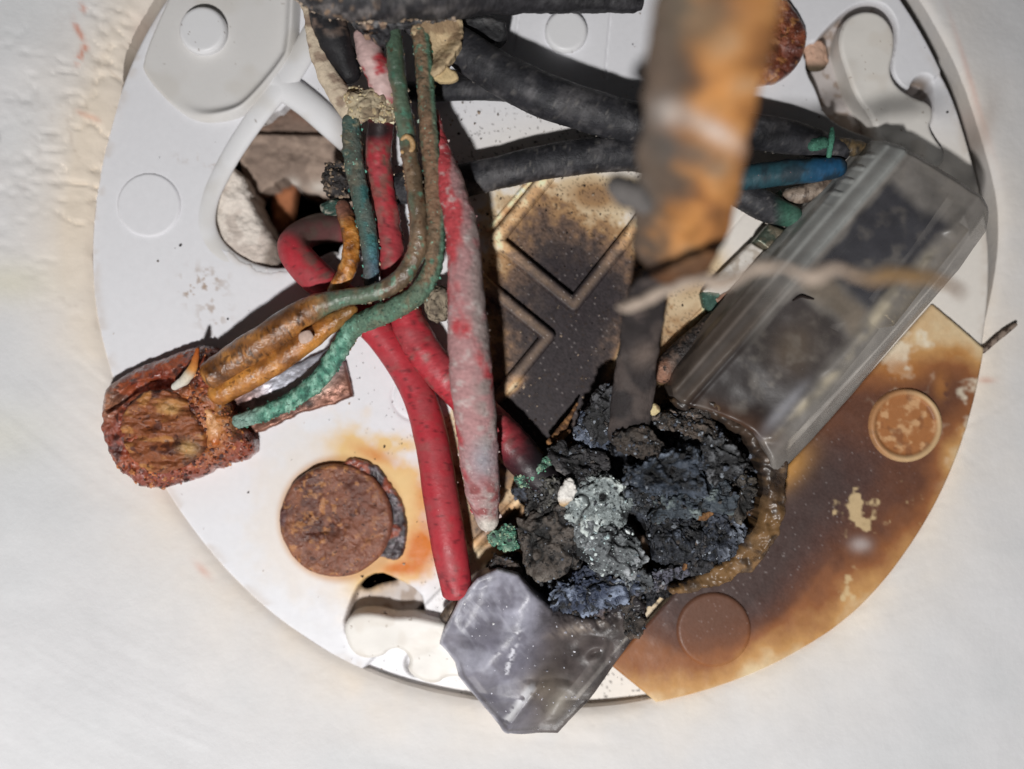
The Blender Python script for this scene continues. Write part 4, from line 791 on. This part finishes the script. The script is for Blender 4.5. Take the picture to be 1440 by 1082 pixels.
bt = tube('clip_end', [(628, 868, 14, 10), (638, 858, 18, 12), (650, 850, 18, 10)], lambda x, y, z, t, a: mixc(flat((110, 96, 84), x), (60, 52, 48), ss(.45, .6, fb2(x, y, 7, 3, 5))), M['metal'], lc, ring=16, step=2, disp=2, dsize=7)

# ------------------------------------------------------------------ the charred lump
ch = thing('charred_lump', 'crumbling black charred lump with pale ash where the wires burned, between the two covers', 'burnt debris', (880, 720, 0))
CH = rough_sd(sd_poly([(742, 655), (775, 632), (800, 612), (820, 575), (850, 552), (880, 575), (930, 565), (985, 568), (1040, 590), (1072, 630), (1078, 690), (1058, 745), (1035, 785), (990, 805), (945, 826), (908, 850), (880, 872), (830, 884), (780, 868), (745, 830), (715, 805), (672, 815), (690, 788), (725, 745), (738, 712), (722, 690)]), 8, 16, 51, 4)
HOLES = [([(868, 612), (885, 597), (920, 590), (955, 594), (985, 618), (1000, 628)], [6, 11, 13, 14, 14, 5]), ([(878, 728), (892, 752), (905, 778), (908, 800)], [8, 12, 12, 7]), ([(755, 790), (775, 800), (800, 792), (812, 780)], [6, 9, 9, 5]), ([(700, 780), (725, 770), (742, 778)], [5, 7, 5]), ([(795, 622), (815, 640), (850, 650)], [6, 9, 6]), ([(775, 655), (785, 662)], [8, 8]), ([(745, 712), (778, 726), (798, 718)], [3, 5, 3]), ([(925, 682), (945, 676), (965, 668)], [5, 6, 4]), ([(870, 690), (890, 700)], [4, 5]), ([(925, 785), (945, 780)], [8, 9]), ([(880, 842), (890, 870)], [7, 7]), ([(1000, 655), (985, 640)], [5, 5])]
hol = [sd_line(p, w) for p, w in HOLES]
def ch_h(x, y):
    b = 10+30*gauss(x, y, 880, 700, 150, 120)+24*gauss(x, y, 1000, 640, 70, 60)
    r = 1-np.abs(fb2(x, y, 46, 5, 501, .6)-.5)*2
    h = b+(r-.75)*60+(fb2(x, y, 16, 4, 502, .6)-.5)*26+(fb2(x, y, 5, 2, 503)-.5)*7
    d = hol[0](x, y)
    for q in hol[1:]: d = np.minimum(d, q(x, y))
    return h-60*ss(4, -4, d+(fb2(x, y, 9, 3, 504)-.5)*9)
def ch_c(x, y):
    c = flat((32, 32, 35), x); c = mixc(c, (16, 16, 17), ss(.5, .66, fb2(x, y, 22, 4, 511))*.9); c = mixc(c, (92, 98, 110), ss(.55, .68, fb2(x, y, 30, 4, 512))*.7)
    c = mixc(c, (112, 92, 78), ss(.6, .7, fb2(x, y, 34, 4, 513))*.7*(ss(760, 800, y)+ss(560, 590, y)*ss(640, 600, y)*ss(940, 980, x))); c = mixc(c, (150, 110, 70), gauss(x, y, 1050, 760, 22, 50, .3)*.8); c = mixc(c, (96, 100, 116), gauss(x, y, 835, 850, 60, 24)*.7*ss(.4, .6, fb2(x, y, 9, 3, 514)))
    return mixc(c, (124, 108, 98), gauss(x, y, 860, 872, 40, 12)*.8)
cbod = relief('char_bed', CH, (650, 540, 1095, 900), 1.5, 0, ch_h, ch_c, M['char'], ch, thick=14, bevel=10)
def cc_(base_, hi, lo=(22, 22, 24), a=.06, w=.8):
    return lambda x, y, z, f, k: mixc(mixc(mixc(flat(base_, x), hi, ss(a, a+.16, f)*w), lo, ss(-.05, -.2, f)*.9), (10, 10, 10), k)
CK = [((944, 664, 80), (62, 36, 26), .12, (66, 74, 86), (146, 158, 176), 'char', 1, 5.5), ((893, 622, 86), (46, 17, 15), -.12, (66, 58, 52), (104, 92, 84), 'char', 2, 1.2), ((1010, 650, 70), (48, 34, 22), -.3, (36, 36, 38), (120, 122, 126), 'char', 3, 3.5),
      ((970, 706, 66), (62, 26, 22), .18, (64, 72, 80), (140, 152, 150), 'char', 4, 2.6), ((843, 704, 66), (38, 46, 18), -.5, (140, 148, 148), (224, 232, 228), 'ash', 5, 2.4), ((852, 766, 62), (46, 32, 20), -.5, (110, 114, 116), (190, 194, 198), 'ash', 6, 2.0),
      ((783, 760, 56), (58, 44, 20), .45, (88, 80, 74), (120, 112, 104), 'char', 7, 1.4), ((828, 664, 54), (62, 26, 20), -.6, (54, 52, 54), (110, 106, 104), 'char', 8, 1.6), ((772, 700, 50), (36, 26, 18), .2, (70, 68, 66), (124, 122, 114), 'char', 9, 2.0),
      ((945, 748, 54), (36, 36, 22), -.6, (40, 43, 50), (98, 106, 120), 'char', 10, 1.8), ((1010, 742, 46), (36, 44, 20), .3, (60, 65, 76), (146, 154, 168), 'char', 11, 2.6), ((975, 778, 42), (40, 28, 18), .3, (50, 50, 54), (126, 108, 92), 'char', 12, 1.8),
      ((828, 826, 48), (60, 26, 16), .2, (58, 66, 86), (156, 168, 190), 'char', 13, 4.5), ((866, 586, 62), (36, 34, 22), .5, (46, 46, 48), (94, 94, 98), 'char', 14, 1.6), ((832, 606, 44), (26, 28, 16), -.3, (74, 82, 98), (144, 154, 172), 'char', 15, 3.2),
      ((928, 814, 36), (40, 15, 13), .35, (92, 92, 104), (172, 164, 160), 'char', 16, 2), ((892, 858, 34), (18, 30, 14), -.1, (66, 58, 52), (126, 110, 98), 'char', 17, 2), ((726, 806, 38), (34, 20, 14), -.5, (76, 66, 60), (100, 90, 84), 'char', 18, 1),
      ((985, 606, 74), (52, 14, 16), -.42, (78, 68, 60), (136, 122, 110), 'char', 19, 2.4), ((1034, 690, 52), (24, 38, 18), .1, (70, 64, 58), (126, 118, 106), 'char', 20, 2), ((955, 588, 66), (44, 12, 14), .1, (66, 60, 56), (120, 106, 96), 'char', 21, 1.6),
      ((908, 702, 56), (30, 20, 18), -.3, (46, 50, 56), (104, 112, 122), 'char', 22, 2.2), ((880, 815, 46), (34, 18, 16), -.35, (84, 88, 92), (150, 156, 160), 'char', 23, 1.6)]
PAL = [(70, 76, 88), (40, 40, 44), (92, 98, 110), (36, 34, 34), (24, 24, 26), (80, 74, 70), (140, 146, 154)]
for c_, r_, ro, b_, hi_, mt, sd_, sz in CK:
    q = chunk('ash_chunk' if mt == 'ash' else 'char_chunk', c_, r_, ro, cc_(b_, hi_), M[mt], ch, sub=6 if r_[0] > 30 else 5, disp=.26, size=max(r_)*.7, seed=sd_+60, octv=6, ridge=.8, facets=9, fine=2.2+sz*1.3)
    grit(q, 90, .8, 2.2+sz*.4, PAL if mt == 'char' else [(190, 210, 212), (224, 234, 232), (120, 130, 134), (60, 62, 66)], M['char' if mt == 'char' else 'ash'])
grit(cbod, 1100, .9, 4.2, PAL, M['char'], name='char_crumbs')
chunk('white_flake', (797, 694, 84), (9, 19, 4), -.3, lambda x, y, z, f, k: mixc(flat((226, 222, 216), x), (190, 160, 120), ss(700, 712, y)), M['grit'], ch, sub=5, disp=.6, size=11, seed=71, fine=1.5)['label'] = 'curled white flake'
def gc(x, y, z, f, k): return mixc(mixc(flat((88, 124, 106), x), (140, 170, 148), ss(.05, .2, f)), (56, 66, 60), ss(-.02, -.15, f))
for c_, r_, ro, sd_ in (((752, 664, 52), (30, 10, 8), .65, 1), ((742, 674, 50), (18, 9, 6), -.3, 2), ((706, 752, 40), (20, 10, 8), .6, 3), ((714, 762, 38), (14, 14, 8), .1, 4)):
    q = chunk('verdigris_crust', c_, r_, ro, gc, M['verdigris'], ch, sub=5, disp=.6, size=11, seed=80+sd_, ridge=.8); grit(q, 70, .8, 2.8, [(120, 180, 150), (80, 130, 108), (60, 70, 66), (170, 190, 160)], M['verdigris'])
for pts in ([(772, 622, 26, 4), (788, 606, 28, 6), (800, 588, 26, 4), (812, 568, 22, 2)], [(800, 606, 28, 3), (788, 618, 30, 6), (785, 636, 30, 4)], [(975, 716, 74, 4), (985, 727, 76, 6), (1000, 722, 74, 4)], [(968, 780, 50, 4), (966, 792, 48, 5), (962, 800, 44, 3)]):
    tube('orange_char', pts, lambda x, y, z, t, a: mixc(flat((150, 110, 74), x), (96, 70, 52), ss(.4, .6, fb2(x, y, 6, 3, 7))), M['cavity'], ch, ring=12, step=1.5, disp=1.8, dsize=6, seed=int(pts[0][0]))
q = chunk('cream_bead', (917, 576, 84), (10, 8, 7), .3, lambda x, y, z, f, k: mixc(flat((214, 196, 150), x), (120, 96, 70), ss(.02, .2, f)), M['grit'], ch, sub=4, disp=.4, size=7, seed=91)

# ------------------------------------------------------------------ flaking strip that rises towards the lens
def stc(x, y, z, t, a):
    n = fb3(x, y, z, 60, 4, 601); m = (x-(1010-(y-0)*.16))
    c = ramp(n, [(.2, (92, 62, 42)), (.42, (150, 100, 56)), (.6, (186, 130, 74)), (.8, (176, 142, 108))])
    c = mixc(c, (84, 74, 66), ss(10, -40, m+(fb3(x, y, z, 44, 4, 602)-.5)*110)*.95); c = mixc(c, (92, 88, 84), gauss(x, y, 965, 215, 60, 22, .3)*.8+gauss(x, y, 885, 270, 26, 24)); c = mixc(c, (214, 204, 196), gauss(x, y, 1005, 185, 44, 14, .55)*.65+gauss(x, y, 940, 160, 22, 20)*.5)
    c = mixc(c, (110, 100, 84), gauss(x, y, 990, 30, 50, 40)*.7); c = mixc(c, (70, 46, 34), ss(350, 392, y+.35*(x-920))*.85)
    return c
st_ = thing('corroded_strip', 'flaking orange and grey corroded strip rising out of the char towards the lens, blurred', 'corroded strip', (905, 500, 78))
tube('flaking_strip', [(936, 392, 262, 30), (945, 372, 278, 50), (955, 335, 300, 64), (962, 285, 325, 72), (975, 210, 362, 76), (990, 120, 405, 82), (1010, 20, 445, 88), (1030, -90, 485, 92)], stc, M['scale'], st_, ring=40, step=3, disp=10, dsize=44, seed=45, octv=5, flatk=.26, cap=(.3, 1))
tube('frayed_lump', [(868, 262, 330, 16), (884, 272, 332, 22), (905, 285, 328, 16)], lambda x, y, z, t, a: flat((104, 100, 98), x), M['scale'], st_, ring=18, disp=5, dsize=16, seed=47)
tube('charred_tail', [(884, 606, 78, 30), (889, 562, 92, 31), (896, 505, 118, 29), (903, 452, 158, 30), (912, 412, 215, 27), (922, 388, 256, 18)], lambda x, y, z, t, a: mixc(mixc(flat((48, 43, 43), x), (86, 76, 72), ss(.5, .68, fb3(x, y, z, 30, 4, 611))*.7), (112, 98, 90), gauss(x, y, 905, 500, 22, 16, -.5)*.7), M['scale'], st_, ring=30, step=3, disp=4, dsize=26, seed=48, flatk=.3)
fb = tube('root_fibre', [(872, 432, 300, 7.2), (905, 424, 330, 8.6), (940, 406, 350, 6.5), (985, 394, 370, 9.4), (1020, 398, 385, 7.9), (1060, 380, 395, 8.6), (1100, 376, 405, 6.5), (1140, 390, 412, 7.2), (1175, 378, 420, 6.5), (1215, 392, 428, 6.5), (1255, 386, 435, 7.9), (1305, 392, 445, 8.6), (1335, 400, 452, 5.8), (1352, 412, 456, 3.6)], lambda x, y, z, t, a: mixc(mixc(flat((176, 160, 146), x), (140, 112, 78), ss(1150, 1260, x)), (110, 80, 56), ss(1310, 1345, x)), M['fibre'], None, ring=16, step=2.5, disp=7, dsize=16, seed=46)
tag(fb, 'blurred pale crooked fibre hanging across the strip and the long clear cover', 'fibre')
tw = tube('twig', [(1383, 494, 4, 3.5), (1400, 478, 4, 4.2), (1415, 466, 3, 4.2), (1428, 457, 3, 2.5)], lambda x, y, z, t, a: mixc(flat((150, 134, 122), x), (80, 66, 58), ss(.45, .6, fb2(x, y, 6, 3, 9))), M['fibre'], None, ring=10, step=1.5, disp=.8, dsize=6)
tag(tw, 'small thin grey brown twig lying on the plaster at the right rim', 'twig')
